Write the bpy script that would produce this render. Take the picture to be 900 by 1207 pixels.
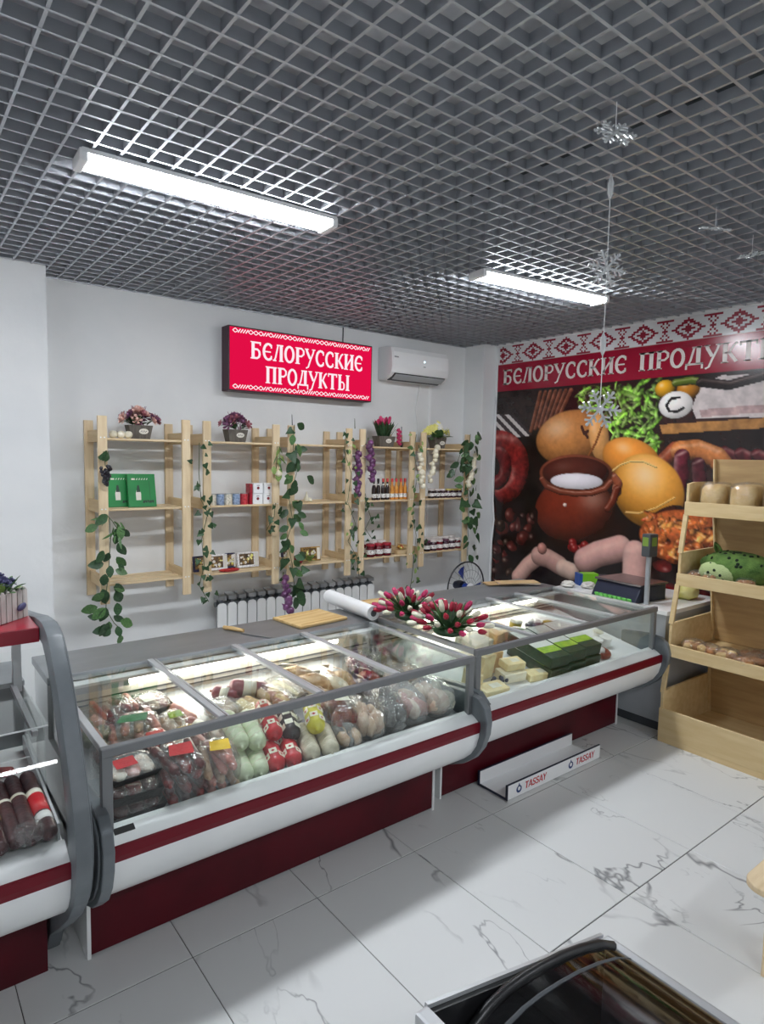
import bpy, bmesh, math, random
import numpy as np
from mathutils import Vector, Matrix, Euler

for o in list(bpy.data.objects):
    bpy.data.objects.remove(o, do_unlink=True)
SC = bpy.context.scene
COL = SC.collection
R = math.radians
PI = math.pi

# ------------------------------------------------------------------ camera
cam_d = bpy.data.cameras.new('camera')
cam_d.sensor_fit = 'HORIZONTAL'
cam_d.sensor_width = 36.0
cam_d.lens = 36.0 * 756.49 / 900.0
cam_d.clip_start = 0.05
cam = bpy.data.objects.new('camera', cam_d)
COL.objects.link(cam)
cam.matrix_world = Matrix(((0.7881137, 0.03729693, -0.61439868, 0.0),
                           (-0.61522379, 0.07919527, -0.78436458, 0.0),
                           (0.01940308, 0.99616116, 0.08536083, 1.95),
                           (0, 0, 0, 1)))
SC.camera = cam

# ------------------------------------------------------------------ world, exposure
w = bpy.data.worlds.new('world')
SC.world = w
w.use_nodes = True
w.node_tree.nodes['Background'].inputs[0].default_value = (0.8, 0.87, 1.0, 1)
w.node_tree.nodes['Background'].inputs[1].default_value = 0.25
SC.view_settings.view_transform = 'Standard'
SC.view_settings.look = 'None'
SC.view_settings.gamma = 1.0
SC.view_settings.use_curve_mapping = False
SC.view_settings.exposure = 0.0
SC.cycles.transparent_max_bounces = 32
SC.cycles.max_bounces = 10
SC.cycles.diffuse_bounces = 5
SC.cycles.sample_clamp_indirect = 6.0
SC.cycles.caustics_reflective = False
SC.cycles.caustics_refractive = False
LAMP_STRENGTH = 74.0
STRIP_STRENGTH = 22.0
SIGN_STRENGTH = 0.8

# ------------------------------------------------------------------ helpers: materials
def lin(c):
    return tuple(((v / 255) / 12.92 if v / 255 <= 0.04045 else ((v / 255 + 0.055) / 1.055) ** 2.4) for v in c) + (1.0,)

MATS = {}
def pm(name, rgb, rough=0.5, metal=0.0, rgb2=None, scale=8.0, stretch=(1, 1, 1), bump=0.0, bump_scale=None,
       coat=0.0, lo=0.35, hi=0.65, detail=4.0, spec=0.5, alpha=None, emit=None, sss=0.0, rnd=0.0):
    m = bpy.data.materials.new(name)
    m.use_nodes = True
    nt = m.node_tree
    b = nt.nodes['Principled BSDF']
    b.inputs['Base Color'].default_value = lin(rgb)
    b.inputs['Roughness'].default_value = rough
    b.inputs['Metallic'].default_value = metal
    b.inputs['Specular IOR Level'].default_value = spec
    if coat:
        b.inputs['Coat Weight'].default_value = coat
        b.inputs['Coat Roughness'].default_value = 0.12
    if emit:
        b.inputs['Emission Color'].default_value = lin(emit[0])
        b.inputs['Emission Strength'].default_value = emit[1]
    tc = nt.nodes.new('ShaderNodeTexCoord')
    mp = nt.nodes.new('ShaderNodeMapping')
    mp.inputs['Scale'].default_value = stretch
    src = tc.outputs['Object']
    oi = nt.nodes.new('ShaderNodeObjectInfo')
    if rgb2 is not None or bump:
        mul = nt.nodes.new('ShaderNodeVectorMath'); mul.operation = 'MULTIPLY_ADD'
        comb = nt.nodes.new('ShaderNodeCombineXYZ')
        for k in range(3):
            nt.links.new(oi.outputs['Random'], comb.inputs[k])
        nt.links.new(comb.outputs[0], mul.inputs[0])
        mul.inputs[1].default_value = (13.7, 7.3, 21.1)
        nt.links.new(src, mul.inputs[2])
        nt.links.new(mul.outputs[0], mp.inputs['Vector'])
    col_out = None
    if rgb2 is not None:
        n = nt.nodes.new('ShaderNodeTexNoise')
        n.inputs['Scale'].default_value = scale
        n.inputs['Detail'].default_value = detail
        nt.links.new(mp.outputs[0], n.inputs['Vector'])
        r = nt.nodes.new('ShaderNodeValToRGB')
        r.color_ramp.elements[0].position = lo
        r.color_ramp.elements[1].position = hi
        r.color_ramp.elements[0].color = lin(rgb)
        r.color_ramp.elements[1].color = lin(rgb2)
        nt.links.new(n.outputs['Fac'], r.inputs[0])
        col_out = r.outputs[0]
        nt.links.new(col_out, b.inputs['Base Color'])
    if rnd:
        hs = nt.nodes.new('ShaderNodeHueSaturation')
        mr = nt.nodes.new('ShaderNodeMapRange')
        mr.inputs['To Min'].default_value = 1 - rnd
        mr.inputs['To Max'].default_value = 1 + rnd
        nt.links.new(oi.outputs['Random'], mr.inputs['Value'])
        nt.links.new(mr.outputs[0], hs.inputs['Value'])
        if col_out is not None:
            nt.links.new(col_out, hs.inputs['Color'])
        else:
            hs.inputs['Color'].default_value = lin(rgb)
        nt.links.new(hs.outputs[0], b.inputs['Base Color'])
    if bump:
        nb = nt.nodes.new('ShaderNodeTexNoise')
        nb.inputs['Scale'].default_value = bump_scale or scale * 3
        nb.inputs['Detail'].default_value = 3
        nt.links.new(mp.outputs[0], nb.inputs['Vector'])
        bp = nt.nodes.new('ShaderNodeBump')
        bp.inputs['Strength'].default_value = bump
        bp.inputs['Distance'].default_value = 0.02
        nt.links.new(nb.outputs['Fac'], bp.inputs['Height'])
        nt.links.new(bp.outputs[0], b.inputs['Normal'])
    MATS[name] = m
    return m

def film(name, tint=(250, 252, 252), clear=0.8, rough=0.12, bump=0.0, bscale=60.0, white=0.0, base=0.05):
    """thin clear sheet: see-through with a fresnel sheen"""
    m = bpy.data.materials.new(name)
    m.use_nodes = True
    nt = m.node_tree
    for n in list(nt.nodes):
        nt.nodes.remove(n)
    out = nt.nodes.new('ShaderNodeOutputMaterial')
    tr = nt.nodes.new('ShaderNodeBsdfTransparent'); tr.inputs[0].default_value = lin(tint)
    gl = nt.nodes.new('ShaderNodeBsdfGlossy'); gl.inputs['Roughness'].default_value = rough
    gl.inputs['Color'].default_value = (1, 1, 1, 1)
    lw = nt.nodes.new('ShaderNodeLayerWeight')
    fr = nt.nodes.new('ShaderNodeMath'); fr.operation = 'POWER'; fr.inputs[1].default_value = 5.0
    nt.links.new(lw.outputs['Facing'], fr.inputs[0])
    ad = nt.nodes.new('ShaderNodeMath'); ad.operation = 'ADD'; ad.use_clamp = True
    ad.inputs[1].default_value = base * 0.6
    mx = nt.nodes.new('ShaderNodeMixShader')
    nt.links.new(fr.outputs[0], ad.inputs[0])
    nt.links.new(ad.outputs[0], mx.inputs[0])
    first = tr.outputs[0]
    if white:
        df = nt.nodes.new('ShaderNodeBsdfDiffuse'); df.inputs[0].default_value = lin((235, 238, 238))
        m2 = nt.nodes.new('ShaderNodeMixShader'); m2.inputs[0].default_value = white
        nt.links.new(tr.outputs[0], m2.inputs[1]); nt.links.new(df.outputs[0], m2.inputs[2])
        first = m2.outputs[0]
    nt.links.new(first, mx.inputs[1]); nt.links.new(gl.outputs[0], mx.inputs[2])
    if bump:
        tc = nt.nodes.new('ShaderNodeTexCoord')
        nb = nt.nodes.new('ShaderNodeTexNoise'); nb.inputs['Scale'].default_value = bscale
        nb.inputs['Detail'].default_value = 4; nb.inputs['Distortion'].default_value = 1.0
        nt.links.new(tc.outputs['Object'], nb.inputs['Vector'])
        bp = nt.nodes.new('ShaderNodeBump'); bp.inputs['Strength'].default_value = bump
        bp.inputs['Distance'].default_value = 0.02
        nt.links.new(nb.outputs['Fac'], bp.inputs['Height'])
        nt.links.new(bp.outputs[0], gl.inputs['Normal']); nt.links.new(bp.outputs[0], lw.inputs['Normal'])
    nt.links.new(mx.outputs[0], out.inputs[0])
    MATS[name] = m
    return m

def emission(name, rgb, strength):
    m = bpy.data.materials.new(name); m.use_nodes = True
    nt = m.node_tree
    for n in list(nt.nodes): nt.nodes.remove(n)
    out = nt.nodes.new('ShaderNodeOutputMaterial')
    e = nt.nodes.new('ShaderNodeEmission'); e.inputs[0].default_value = lin(rgb); e.inputs[1].default_value = strength
    nt.links.new(e.outputs[0], out.inputs[0])
    MATS[name] = m
    return m

# ------------------------------------------------------------------ helpers: meshes
class MB:
    def __init__(s):
        s.v = []; s.f = []
    def add(s, vs, fs):
        k = len(s.v)
        s.v += [tuple(p) for p in vs]
        s.f += [tuple(i + k for i in f) for f in fs]
        return s
    def box(s, x0, y0, z0, x1, y1, z1):
        return s.add([(x0, y0, z0), (x1, y0, z0), (x1, y1, z0), (x0, y1, z0), (x0, y0, z1), (x1, y0, z1), (x1, y1, z1), (x0, y1, z1)],
                     [(0, 3, 2, 1), (4, 5, 6, 7), (0, 1, 5, 4), (1, 2, 6, 5), (2, 3, 7, 6), (3, 0, 4, 7)])
    def cbox(s, c, d, rot=None):
        hx, hy, hz = d[0] / 2, d[1] / 2, d[2] / 2
        vs = [Vector(p) for p in ((-hx, -hy, -hz), (hx, -hy, -hz), (hx, hy, -hz), (-hx, hy, -hz), (-hx, -hy, hz), (hx, -hy, hz), (hx, hy, hz), (-hx, hy, hz))]
        if rot is not None:
            q = Euler(rot).to_matrix(); vs = [q @ p for p in vs]
        return s.add([p + Vector(c) for p in vs], [(0, 3, 2, 1), (4, 5, 6, 7), (0, 1, 5, 4), (1, 2, 6, 5), (2, 3, 7, 6), (3, 0, 4, 7)])
    def beam(s, a, b, w, h, up=(0, 0, 1)):
        a = Vector(a); b = Vector(b); d = (b - a).normalized(); u = Vector(up)
        sd = d.cross(u)
        if sd.length < 1e-4: sd = d.cross(Vector((0, 1, 0)))
        sd.normalize(); u = sd.cross(d).normalized()
        vs = []
        for p in (a, b):
            for i, j in ((-1, -1), (1, -1), (1, 1), (-1, 1)):
                vs.append(p + sd * (i * w / 2) + u * (j * h / 2))
        return s.add(vs, [(0, 1, 2, 3), (7, 6, 5, 4), (0, 4, 5, 1), (1, 5, 6, 2), (2, 6, 7, 3), (3, 7, 4, 0)])
    def prism(s, poly, axis, a0, a1):
        n = len(poly)
        def P(p, a):
            return {'x': (a, p[0], p[1]), 'y': (p[0], a, p[1]), 'z': (p[0], p[1], a)}[axis]
        vs = [P(p, a0) for p in poly] + [P(p, a1) for p in poly]
        fs = [tuple(range(n)), tuple(range(2 * n - 1, n - 1, -1))]
        fs += [(i, i + n, (i + 1) % n + n, (i + 1) % n) for i in range(n)]
        return s.add(vs, fs)
    def sheet(s, prof, axis, a0, a1):
        n = len(prof)
        def P(p, a):
            return {'x': (a, p[0], p[1]), 'y': (p[0], a, p[1]), 'z': (p[0], p[1], a)}[axis]
        return s.add([P(p, a0) for p in prof] + [P(p, a1) for p in prof], [(i, i + 1, i + 1 + n, i + n) for i in range(n - 1)])
    def tube(s, path, r, n=8, cap=True):
        path = [Vector(p) for p in path]
        m = len(path)
        rr = r if isinstance(r, (list, tuple)) else [r] * m
        vs = []; prev = None
        for i, p in enumerate(path):
            d = (path[min(i + 1, m - 1)] - path[max(i - 1, 0)]).normalized()
            if prev is None:
                a = Vector((0, 0, 1)) if abs(d.z) < 0.9 else Vector((1, 0, 0))
                u = d.cross(a).normalized()
            else:
                u = (prev - d * prev.dot(d))
                u = u.normalized() if u.length > 1e-6 else d.orthogonal().normalized()
            prev = u
            q = d.cross(u)
            for k in range(n):
                t = 2 * PI * k / n
                vs.append(p + (u * math.cos(t) + q * math.sin(t)) * rr[i])
        fs = []
        for i in range(m - 1):
            for k in range(n):
                fs.append((i * n + k, i * n + (k + 1) % n, (i + 1) * n + (k + 1) % n, (i + 1) * n + k))
        if cap:
            fs.append(tuple(range(n - 1, -1, -1))); fs.append(tuple(range((m - 1) * n, m * n)))
        return s.add(vs, fs)
    def lathe(s, prof, n=16, c=(0, 0, 0), sx=1.0, sy=1.0, rot=None):
        vs = []
        for r, z in prof:
            for k in range(n):
                t = 2 * PI * k / n
                vs.append(Vector((r * math.cos(t) * sx, r * math.sin(t) * sy, z)))
        if rot is not None:
            q = Euler(rot).to_matrix(); vs = [q @ p for p in vs]
        vs = [p + Vector(c) for p in vs]
        m = len(prof); fs = []
        for i in range(m - 1):
            for k in range(n):
                fs.append((i * n + k, i * n + (k + 1) % n, (i + 1) * n + (k + 1) % n, (i + 1) * n + k))
        fs.append(tuple(range(n - 1, -1, -1))); fs.append(tuple(range((m - 1) * n, m * n)))
        return s.add(vs, fs)
    def ell(s, c, rx, ry, rz, n=12, m=8, rot=None):
        prof = [(max(math.sin(PI * i / m), 0.001), -math.cos(PI * i / m)) for i in range(m + 1)]
        vs = []
        for r, z in prof:
            for k in range(n):
                t = 2 * PI * k / n
                vs.append(Vector((r * math.cos(t) * rx, r * math.sin(t) * ry, z * rz)))
        if rot is not None:
            q = Euler(rot).to_matrix(); vs = [q @ p for p in vs]
        fs = []
        for i in range(m):
            for k in range(n):
                fs.append((i * n + k, i * n + (k + 1) % n, (i + 1) * n + (k + 1) % n, (i + 1) * n + k))
        return s.add([p + Vector(c) for p in vs], fs)
    def blob(s, c, d, p=3.0, n=18, m=12, amp=0.0, seed=0, rot=None, freq=3.0):
        """rounded lump: super-ellipsoid with crumple"""
        rg = random.Random(seed)
        ph = [(rg.uniform(0, 6.3), rg.uniform(0, 6.3), rg.uniform(.6, 1.6) * freq, rg.uniform(.6, 1.6) * freq) for _ in range(5)]
        vs = []
        q = Euler(rot).to_matrix() if rot is not None else None
        for i in range(m + 1):
            th = PI * i / m
            for k in range(n):
                t = 2 * PI * k / n
                v = Vector((math.sin(th) * math.cos(t), math.sin(th) * math.sin(t), -math.cos(th)))
                l = (abs(v.x) ** p + abs(v.y) ** p + abs(v.z) ** p) ** (1 / p)
                e = 1 + amp * sum(math.sin(a + fx * v.x * 2 + fy * v.y * 2) * math.cos(bq + fy * v.z * 2 - fx * v.y) for a, bq, fx, fy in ph) / 2.2
                v = Vector((v.x * d[0] / 2, v.y * d[1] / 2, v.z * d[2] / 2)) * (e / l)
                if q is not None: v = q @ v
                vs.append(v + Vector(c))
        fs = []
        for i in range(m):
            for k in range(n):
                fs.append((i * n + k, i * n + (k + 1) % n, (i + 1) * n + (k + 1) % n, (i + 1) * n + k))
        return s.add(vs, fs)
    def mesh(s, name, bevel=0.0, seg=2, smooth=False, merge=False):
        me = bpy.data.meshes.new(name)
        me.from_pydata(s.v, [], s.f)
        me.validate()
        if bevel or merge:
            bm = bmesh.new(); bm.from_mesh(me)
            if merge: bmesh.ops.remove_doubles(bm, verts=bm.verts, dist=1e-4)
            bmesh.ops.recalc_face_normals(bm, faces=bm.faces)
            if bevel:
                bmesh.ops.bevel(bm, geom=list(bm.edges), offset=bevel, segments=seg, profile=0.6, affect='EDGES', clamp_overlap=True)
            bm.to_mesh(me); bm.free()
        if smooth:
            for p in me.polygons: p.use_smooth = True
            if smooth == 'auto':
                me.set_sharp_from_angle(angle=R(40))
        return me
    def build(s, name, mat, parent=None, bevel=0.0, seg=2, smooth=False, loc=None, rot=None, merge=False, kind=None):
        return obj(name, s.mesh(name, bevel, seg, smooth, merge), mat, parent, loc, rot, kind)

def obj(name, me, mat, parent=None, loc=None, rot=None, kind=None):
    o = bpy.data.objects.new(name, me)
    COL.objects.link(o)
    if isinstance(mat, str): mat = MATS[mat]
    if mat is not None and len(me.materials) == 0: me.materials.append(mat)
    if parent is not None: o.parent = parent
    if loc is not None: o.location = loc
    if rot is not None: o.rotation_euler = rot
    if kind: o['kind'] = kind
    return o

def share(name, me, parent, loc=(0, 0, 0), rot=(0, 0, 0), sc=(1, 1, 1)):
    o = bpy.data.objects.new(name, me)
    COL.objects.link(o); o.parent = parent; o.location = loc; o.rotation_euler = rot
    o.scale = sc if not isinstance(sc, (int, float)) else (sc, sc, sc)
    return o

def tag(o, label, cat, group=None):
    o['label'] = label; o['category'] = cat
    if group: o['group'] = group
    return o

def thing(name, label, cat, loc=(0, 0, 0), rotz=0.0, group=None, rot=None):
    o = bpy.data.objects.new(name, None)
    o.empty_display_size = 0.05
    COL.objects.link(o); o.location = loc
    o.rotation_euler = rot if rot is not None else (0, 0, rotz)
    return tag(o, label, cat, group)

def dup(root, loc, rotz, label, group=None, rot=None):
    r = root.copy(); COL.objects.link(r); r.location = loc
    r.rotation_euler = rot if rot is not None else (0, 0, rotz)
    r['label'] = label
    if group: r['group'] = group
    for ch in list(root.children):
        c = ch.copy(); COL.objects.link(c); c.parent = r
        for g in list(ch.children):
            d = g.copy(); COL.objects.link(d); d.parent = c
    return r

def struct(name, o):
    o['kind'] = 'structure'
    return o

ORD = ['first', 'second', 'third', 'fourth', 'fifth', 'sixth', 'seventh', 'eighth', 'ninth', 'tenth']

# ------------------------------------------------------------------ materials
pm('plaster', (232, 233, 233), 0.75, rgb2=(224, 226, 227), scale=2.0, bump=0.08, bump_scale=14)
pm('grey_slab', (226, 228, 232), 0.9, rgb2=(176, 179, 186), scale=3.0, bump=0.4)
pm('grid_paint', (186, 190, 196), 0.4, metal=0.65)
pm('grout', (74, 74, 74), 0.9)
pm('wood_post', (230, 209, 174), 0.55, rgb2=(212, 186, 146), scale=5, stretch=(9, 9, 0.7), bump=0.12, lo=.3, hi=.75, rnd=0.05)
pm('wood_shelf', (230, 208, 172), 0.55, rgb2=(210, 184, 142), scale=5, stretch=(0.7, 9, 9), bump=0.12, lo=.3, hi=.75, rnd=0.05)
pm('wood_side', (220, 196, 156), 0.6, rgb2=(200, 172, 130), scale=5, stretch=(9, 0.7, 9), bump=0.12, lo=.3, hi=.75)
pm('plywood', (220, 196, 150), 0.55, rgb2=(206, 178, 128), scale=4, stretch=(6, 0.8, 6), bump=0.06, lo=.3, hi=.7, rnd=0.04)
pm('board_wood', (216, 186, 132), 0.5, rgb2=(196, 160, 104), scale=4, stretch=(1, 10, 10), bump=0.08)
pm('maroon_panel', (82, 14, 26), 0.38, rgb2=(66, 11, 21), scale=3, spec=0.25)
pm('maroon_stripe', (108, 8, 28), 0.4, spec=0.3)
pm('white_metal', (236, 237, 236), 0.35, rgb2=(226, 228, 228), scale=2, coat=0.15)
pm('grey_plastic', (112, 118, 122), 0.42, rgb2=(98, 104, 108), scale=6)
pm('cap_groove', (70, 74, 78), 0.5)
pm('steel', (172, 175, 178), 0.42, metal=0.85, rgb2=(160, 163, 166), scale=2, stretch=(1, 3, 1))
pm('aluminium', (196, 198, 200), 0.4, metal=0.55)
pm('frame_grey', (128, 130, 132), 0.4, metal=0.5)
pm('cooler_back', (206, 200, 186), 0.4, metal=0.3)
pm('dark_slot', (40, 38, 38), 0.7)
pm('black_plastic', (24, 24, 26), 0.4)
pm('white_plastic', (240, 241, 242), 0.35)
pm('navy', (30, 38, 58), 0.45)
pm('cream_wall', (222, 218, 205), 0.6)
pm('desk_grey', (176, 180, 184), 0.5, rgb2=(160, 164, 168), scale=3)
film('glass', (252, 254, 253), rough=0.03, base=0.05)
film('glass_dark', (150, 152, 158), rough=0.06, base=0.12)
film('bag_film', (250, 251, 251), rough=0.12, bump=1.0, bscale=30, white=0.05, base=0.14)
film('bag_milky', (240, 243, 243), rough=0.2, bump=0.8, bscale=24, white=0.22, base=0.13)
film('crystal', (235, 240, 244), rough=0.12, white=0.72, base=0.2)
emission('lamp_light', (244, 249, 255), LAMP_STRENGTH)
emission('strip_light', (255, 252, 242), STRIP_STRENGTH)
emission('sign_red', (250, 18, 78), SIGN_STRENGTH)
emission('sign_white', (255, 236, 244), SIGN_STRENGTH * 1.25)

# marble floor tile
def marble():
    m = bpy.data.materials.new('marble_tile'); m.use_nodes = True
    nt = m.node_tree; b = nt.nodes['Principled BSDF']
    tc = nt.nodes.new('ShaderNodeTexCoord'); oi = nt.nodes.new('ShaderNodeObjectInfo')
    comb = nt.nodes.new('ShaderNodeCombineXYZ')
    mr = nt.nodes.new('ShaderNodeMath'); mr.operation = 'MULTIPLY'; mr.inputs[1].default_value = 37.0
    nt.links.new(oi.outputs['Random'], mr.inputs[0])
    for k in range(3): nt.links.new(mr.outputs[0], comb.inputs[k])
    ad = nt.nodes.new('ShaderNodeVectorMath'); ad.operation = 'ADD'
    nt.links.new(tc.outputs['Object'], ad.inputs[0]); nt.links.new(comb.outputs[0], ad.inputs[1])
    # veins: thin level line of a warped noise, faded by a second noise
    def vein(scale, width, msk_lo, msk_hi, off):
        mp = nt.nodes.new('ShaderNodeMapping'); mp.inputs['Location'].default_value = (off, off * 2, 0)
        mp.inputs['Rotation'].default_value = (0, 0, 0.5)
        mp.inputs['Scale'].default_value = (1.0, 0.45, 1.0)
        nt.links.new(ad.outputs[0], mp.inputs[0])
        n = nt.nodes.new('ShaderNodeTexNoise'); n.inputs['Scale'].default_value = scale
        n.inputs['Detail'].default_value = 5.0; n.inputs['Roughness'].default_value = 0.55
        n.inputs['Distortion'].default_value = 0.5
        nt.links.new(mp.outputs[0], n.inputs['Vector'])
        s1 = nt.nodes.new('ShaderNodeMath'); s1.operation = 'SUBTRACT'; s1.inputs[1].default_value = 0.5
        nt.links.new(n.outputs['Fac'], s1.inputs[0])
        a1 = nt.nodes.new('ShaderNodeMath'); a1.operation = 'ABSOLUTE'; nt.links.new(s1.outputs[0], a1.inputs[0])
        r1 = nt.nodes.new('ShaderNodeMapRange'); r1.inputs['From Max'].default_value = width
        r1.inputs['To Min'].default_value = 1; r1.inputs['To Max'].default_value = 0
        nt.links.new(a1.outputs[0], r1.inputs[0])
        n2 = nt.nodes.new('ShaderNodeTexNoise'); n2.inputs['Scale'].default_value = 2.6
        nt.links.new(mp.outputs[0], n2.inputs['Vector'])
        r2 = nt.nodes.new('ShaderNodeMapRange'); r2.inputs['From Min'].default_value = msk_lo; r2.inputs['From Max'].default_value = msk_hi
        nt.links.new(n2.outputs['Fac'], r2.inputs[0])
        mu = nt.nodes.new('ShaderNodeMath'); mu.operation = 'MULTIPLY'
        nt.links.new(r1.outputs[0], mu.inputs[0]); nt.links.new(r2.outputs[0], mu.inputs[1])
        return mu.outputs[0]
    v1 = vein(1.15, 0.0095, 0.42, 0.58, 0.0)
    v2 = vein(2.1, 0.0075, 0.50, 0.64, 5.3)
    mx = nt.nodes.new('ShaderNodeMath'); mx.operation = 'MAXIMUM'
    nt.links.new(v1, mx.inputs[0]); nt.links.new(v2, mx.inputs[1])
    cl = nt.nodes.new('ShaderNodeMix'); cl.data_type = 'RGBA'
    cl.inputs[6].default_value = lin((214, 215, 214)); cl.inputs[7].default_value = lin((128, 129, 131))
    nt.links.new(mx.outputs[0], cl.inputs[0])
    nt.links.new(cl.outputs[2], b.inputs['Base Color'])
    b.inputs['Roughness'].default_value = 0.32
    MATS['marble_tile'] = m
marble()

# ------------------------------------------------------------------ lettering (stroke glyphs, unit height)
def arc(cx, cy, rx, ry, a0, a1, n=12):
    return [(cx + rx * math.cos(R(a0 + (a1 - a0) * i / n)), cy + ry * math.sin(R(a0 + (a1 - a0) * i / n))) for i in range(n + 1)]
def stem(x, t=.17):
    return [([(x, 0), (x, 1)], t), ([(x - .14, .03), (x + .14, .03)], .06), ([(x - .14, .97), (x + .14, .97)], .06)]
GL = {
 'Б': (.66, stem(.16) + [([(.1, .95), (.56, .95)], .1), ([(.56, 1.), (.56, .8)], .07), ([(.16, .56), (.4, .56), (.5, .46), (.53, .29), (.49, .13), (.38, .05), (.1, .05)], .12)]),
 'Е': (.62, [(arc(.36, .5, .26, .46, 52, 308), .14), ([(.12, .5), (.5, .5)], .08), ([(.53, .93), (.53, .72)], .08), ([(.53, .07), (.53, .28)], .08)]),
 'Л': (.66, [([(.08, .04), (.15, .2), (.3, .96)], .09), ([(.48, 0), (.48, 1)], .17), ([(.22, .96), (.6, .96)], .08), ([(0, .04), (.2, .04)], .08), ([(.36, .03), (.62, .03)], .06)]),
 'О': (.64, [(arc(.31, .5, .24, .46, 0, 360, 18), .14)]),
 'Р': (.62, stem(.16) + [([(.14, .95), (.4, .95), (.53, .82), (.53, .62), (.4, .48), (.14, .48)], .11)]),
 'У': (.62, [([(.08, 1), (.13, .8), (.31, .4)], .14), ([(.55, 1), (.49, .74), (.32, .28), (.2, -.12), (.06, -.2)], .09), ([(-.02, .97), (.22, .97)], .06), ([(.42, .97), (.64, .97)], .06)]),
 'С': (.62, [(arc(.36, .5, .26, .46, 52, 308), .14), ([(.53, .93), (.53, .7)], .08), ([(.53, .07), (.53, .28)], .08)]),
 'К': (.64, stem(.16) + [([(.16, .5), (.32, .52), (.46, .86), (.58, .97)], .1), ([(.3, .52), (.44, .28), (.58, .03)], .14)]),
 'И': (.7, stem(.15) + stem(.55) + [([(.15, .14), (.55, .86)], .09)]),
 'П': (.72, stem(.15) + stem(.55) + [([(.05, .95), (.66, .95)], .1)]),
 'Д': (.72, [([(.12, .1), (.2, .3), (.33, .96)], .09), ([(.5, .08), (.5, 1)], .17), ([(.24, .96), (.62, .96)], .08), ([(.0, .1), (.7, .1)], .1), ([(.04, .12), (.04, -.16)], .08), ([(.66, .12), (.66, -.16)], .08)]),
 'Т': (.7, [([(.34, 0), (.34, 1)], .17), ([(.04, .95), (.64, .95)], .1), ([(.06, 1), (.06, .78)], .07), ([(.62, 1), (.62, .78)], .07), ([(.2, .03), (.48, .03)], .06)]),
 'Ы': (.9, stem(.15) + stem(.7) + [([(.15, .52), (.36, .52), (.45, .4), (.45, .16), (.36, .05), (.15, .05)], .1)]),
 'T': (.7, [([(.35, 0), (.35, 1)], .2), ([(.03, .92), (.67, .92)], .16)]),
 'A': (.74, [([(.06, 0), (.36, 1)], .15), ([(.36, 1), (.66, 0)], .19), ([(.16, .3), (.56, .3)], .12)]),
 'S': (.64, [([(.56, .8), (.5, .9), (.32, .93), (.14, .87), (.09, .72), (.16, .58), (.44, .44), (.53, .3), (.48, .14), (.3, .07), (.12, .1), (.05, .22)], .17)]),
 'Y': (.7, [([(.06, 1), (.34, .48)], .18), ([(.64, 1), (.34, .48)], .14), ([(.34, .5), (.34, 0)], .18)]),
}
def stroke_quads(pts, wd):
    out = []
    n = len(pts)
    L = []; Rr = []
    for i, p in enumerate(pts):
        a = pts[max(i - 1, 0)]; b = pts[min(i + 1, n - 1)]
        if i == 0: a = p
        if i == n - 1: b = p
        dx, dy = b[0] - a[0], b[1] - a[1]
        l = math.hypot(dx, dy) or 1
        nx, ny = -dy / l * wd / 2, dx / l * wd / 2
        L.append((p[0] + nx, p[1] + ny)); Rr.append((p[0] - nx, p[1] - ny))
    for i in range(n - 1):
        out.append([L[i], L[i + 1], Rr[i + 1], Rr[i]])
    return out
def lettering(text, width, height, slant=0.0):
    """quads of a word, baseline at 0,0, fitted to width x height"""
    adv = sum(GL[c][0] if c in GL else .4 for c in text)
    k = width / adv
    x = 0.0; out = []
    for c in text:
        if c in GL:
            for pts, wd in GL[c][1]:
                for q in stroke_quads(pts, wd):
                    out.append([((x + p[0]) * k + slant * p[1] * height, p[1] * height) for p in q])
            x += GL[c][0]
        else:
            x += .4
    return out
def flat_mesh(quads, fn):
    """quads in 2d -> mesh through fn(u, v) -> xyz"""
    mb = MB()
    for q in quads:
        mb.add([fn(*p) for p in q], [tuple(range(len(q)))])
    return mb
# ------------------------------------------------------------------ room shell
X0, X1, Y0, Y1 = -2.2, 5.25, -3.0, 5.05
CEIL = 3.15
fl = struct('floor', MB().box(X0, Y0, -0.10, X1, Y1, -0.004).build('floor', 'grout'))
TX, TY, TSX, TSY = 0.889, 1.452, 0.568, 0.82
tile_me = {}
def tile(x0, y0, x1, y1):
    key = (round(x1 - x0, 3), round(y1 - y0, 3))
    if key not in tile_me:
        hx, hy = key[0] / 2 - 0.0016, key[1] / 2 - 0.0028
        c = 0.0015
        me = MB().add([(-hx, -hy, -0.004), (hx, -hy, -0.004), (hx, hy, -0.004), (-hx, hy, -0.004),
                       (-hx, -hy, -c), (hx, -hy, -c), (hx, hy, -c), (-hx, hy, -c),
                       (-hx + c, -hy + c, 0), (hx - c, -hy + c, 0), (hx - c, hy - c, 0), (-hx + c, hy - c, 0)],
                      [(0, 1, 5, 4), (1, 2, 6, 5), (2, 3, 7, 6), (3, 0, 4, 7), (4, 5, 9, 8), (5, 6, 10, 9), (6, 7, 11, 10), (7, 4, 8, 11), (8, 9, 10, 11)]).mesh('tile')
        me.materials.append(MATS['marble_tile'])
        tile_me[key] = me
    share('tile', tile_me[key], fl, ((x0 + x1) / 2, (y0 + y1) / 2, 0))
i = math.floor((X0 - TX) / TSX)
while TX + i * TSX < X1 - 0.01:
    j = math.floor((Y0 - TY) / TSY)
    while TY + j * TSY < Y1 - 0.01:
        a, b_ = max(TX + i * TSX, X0), min(TX + (i + 1) * TSX, X1)
        c, d = max(TY + j * TSY, Y0), min(TY + (j + 1) * TSY, Y1)
        if b_ - a > 0.02 and d - c > 0.02: tile(a, c, b_, d)
        j += 1
    i += 1

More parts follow.
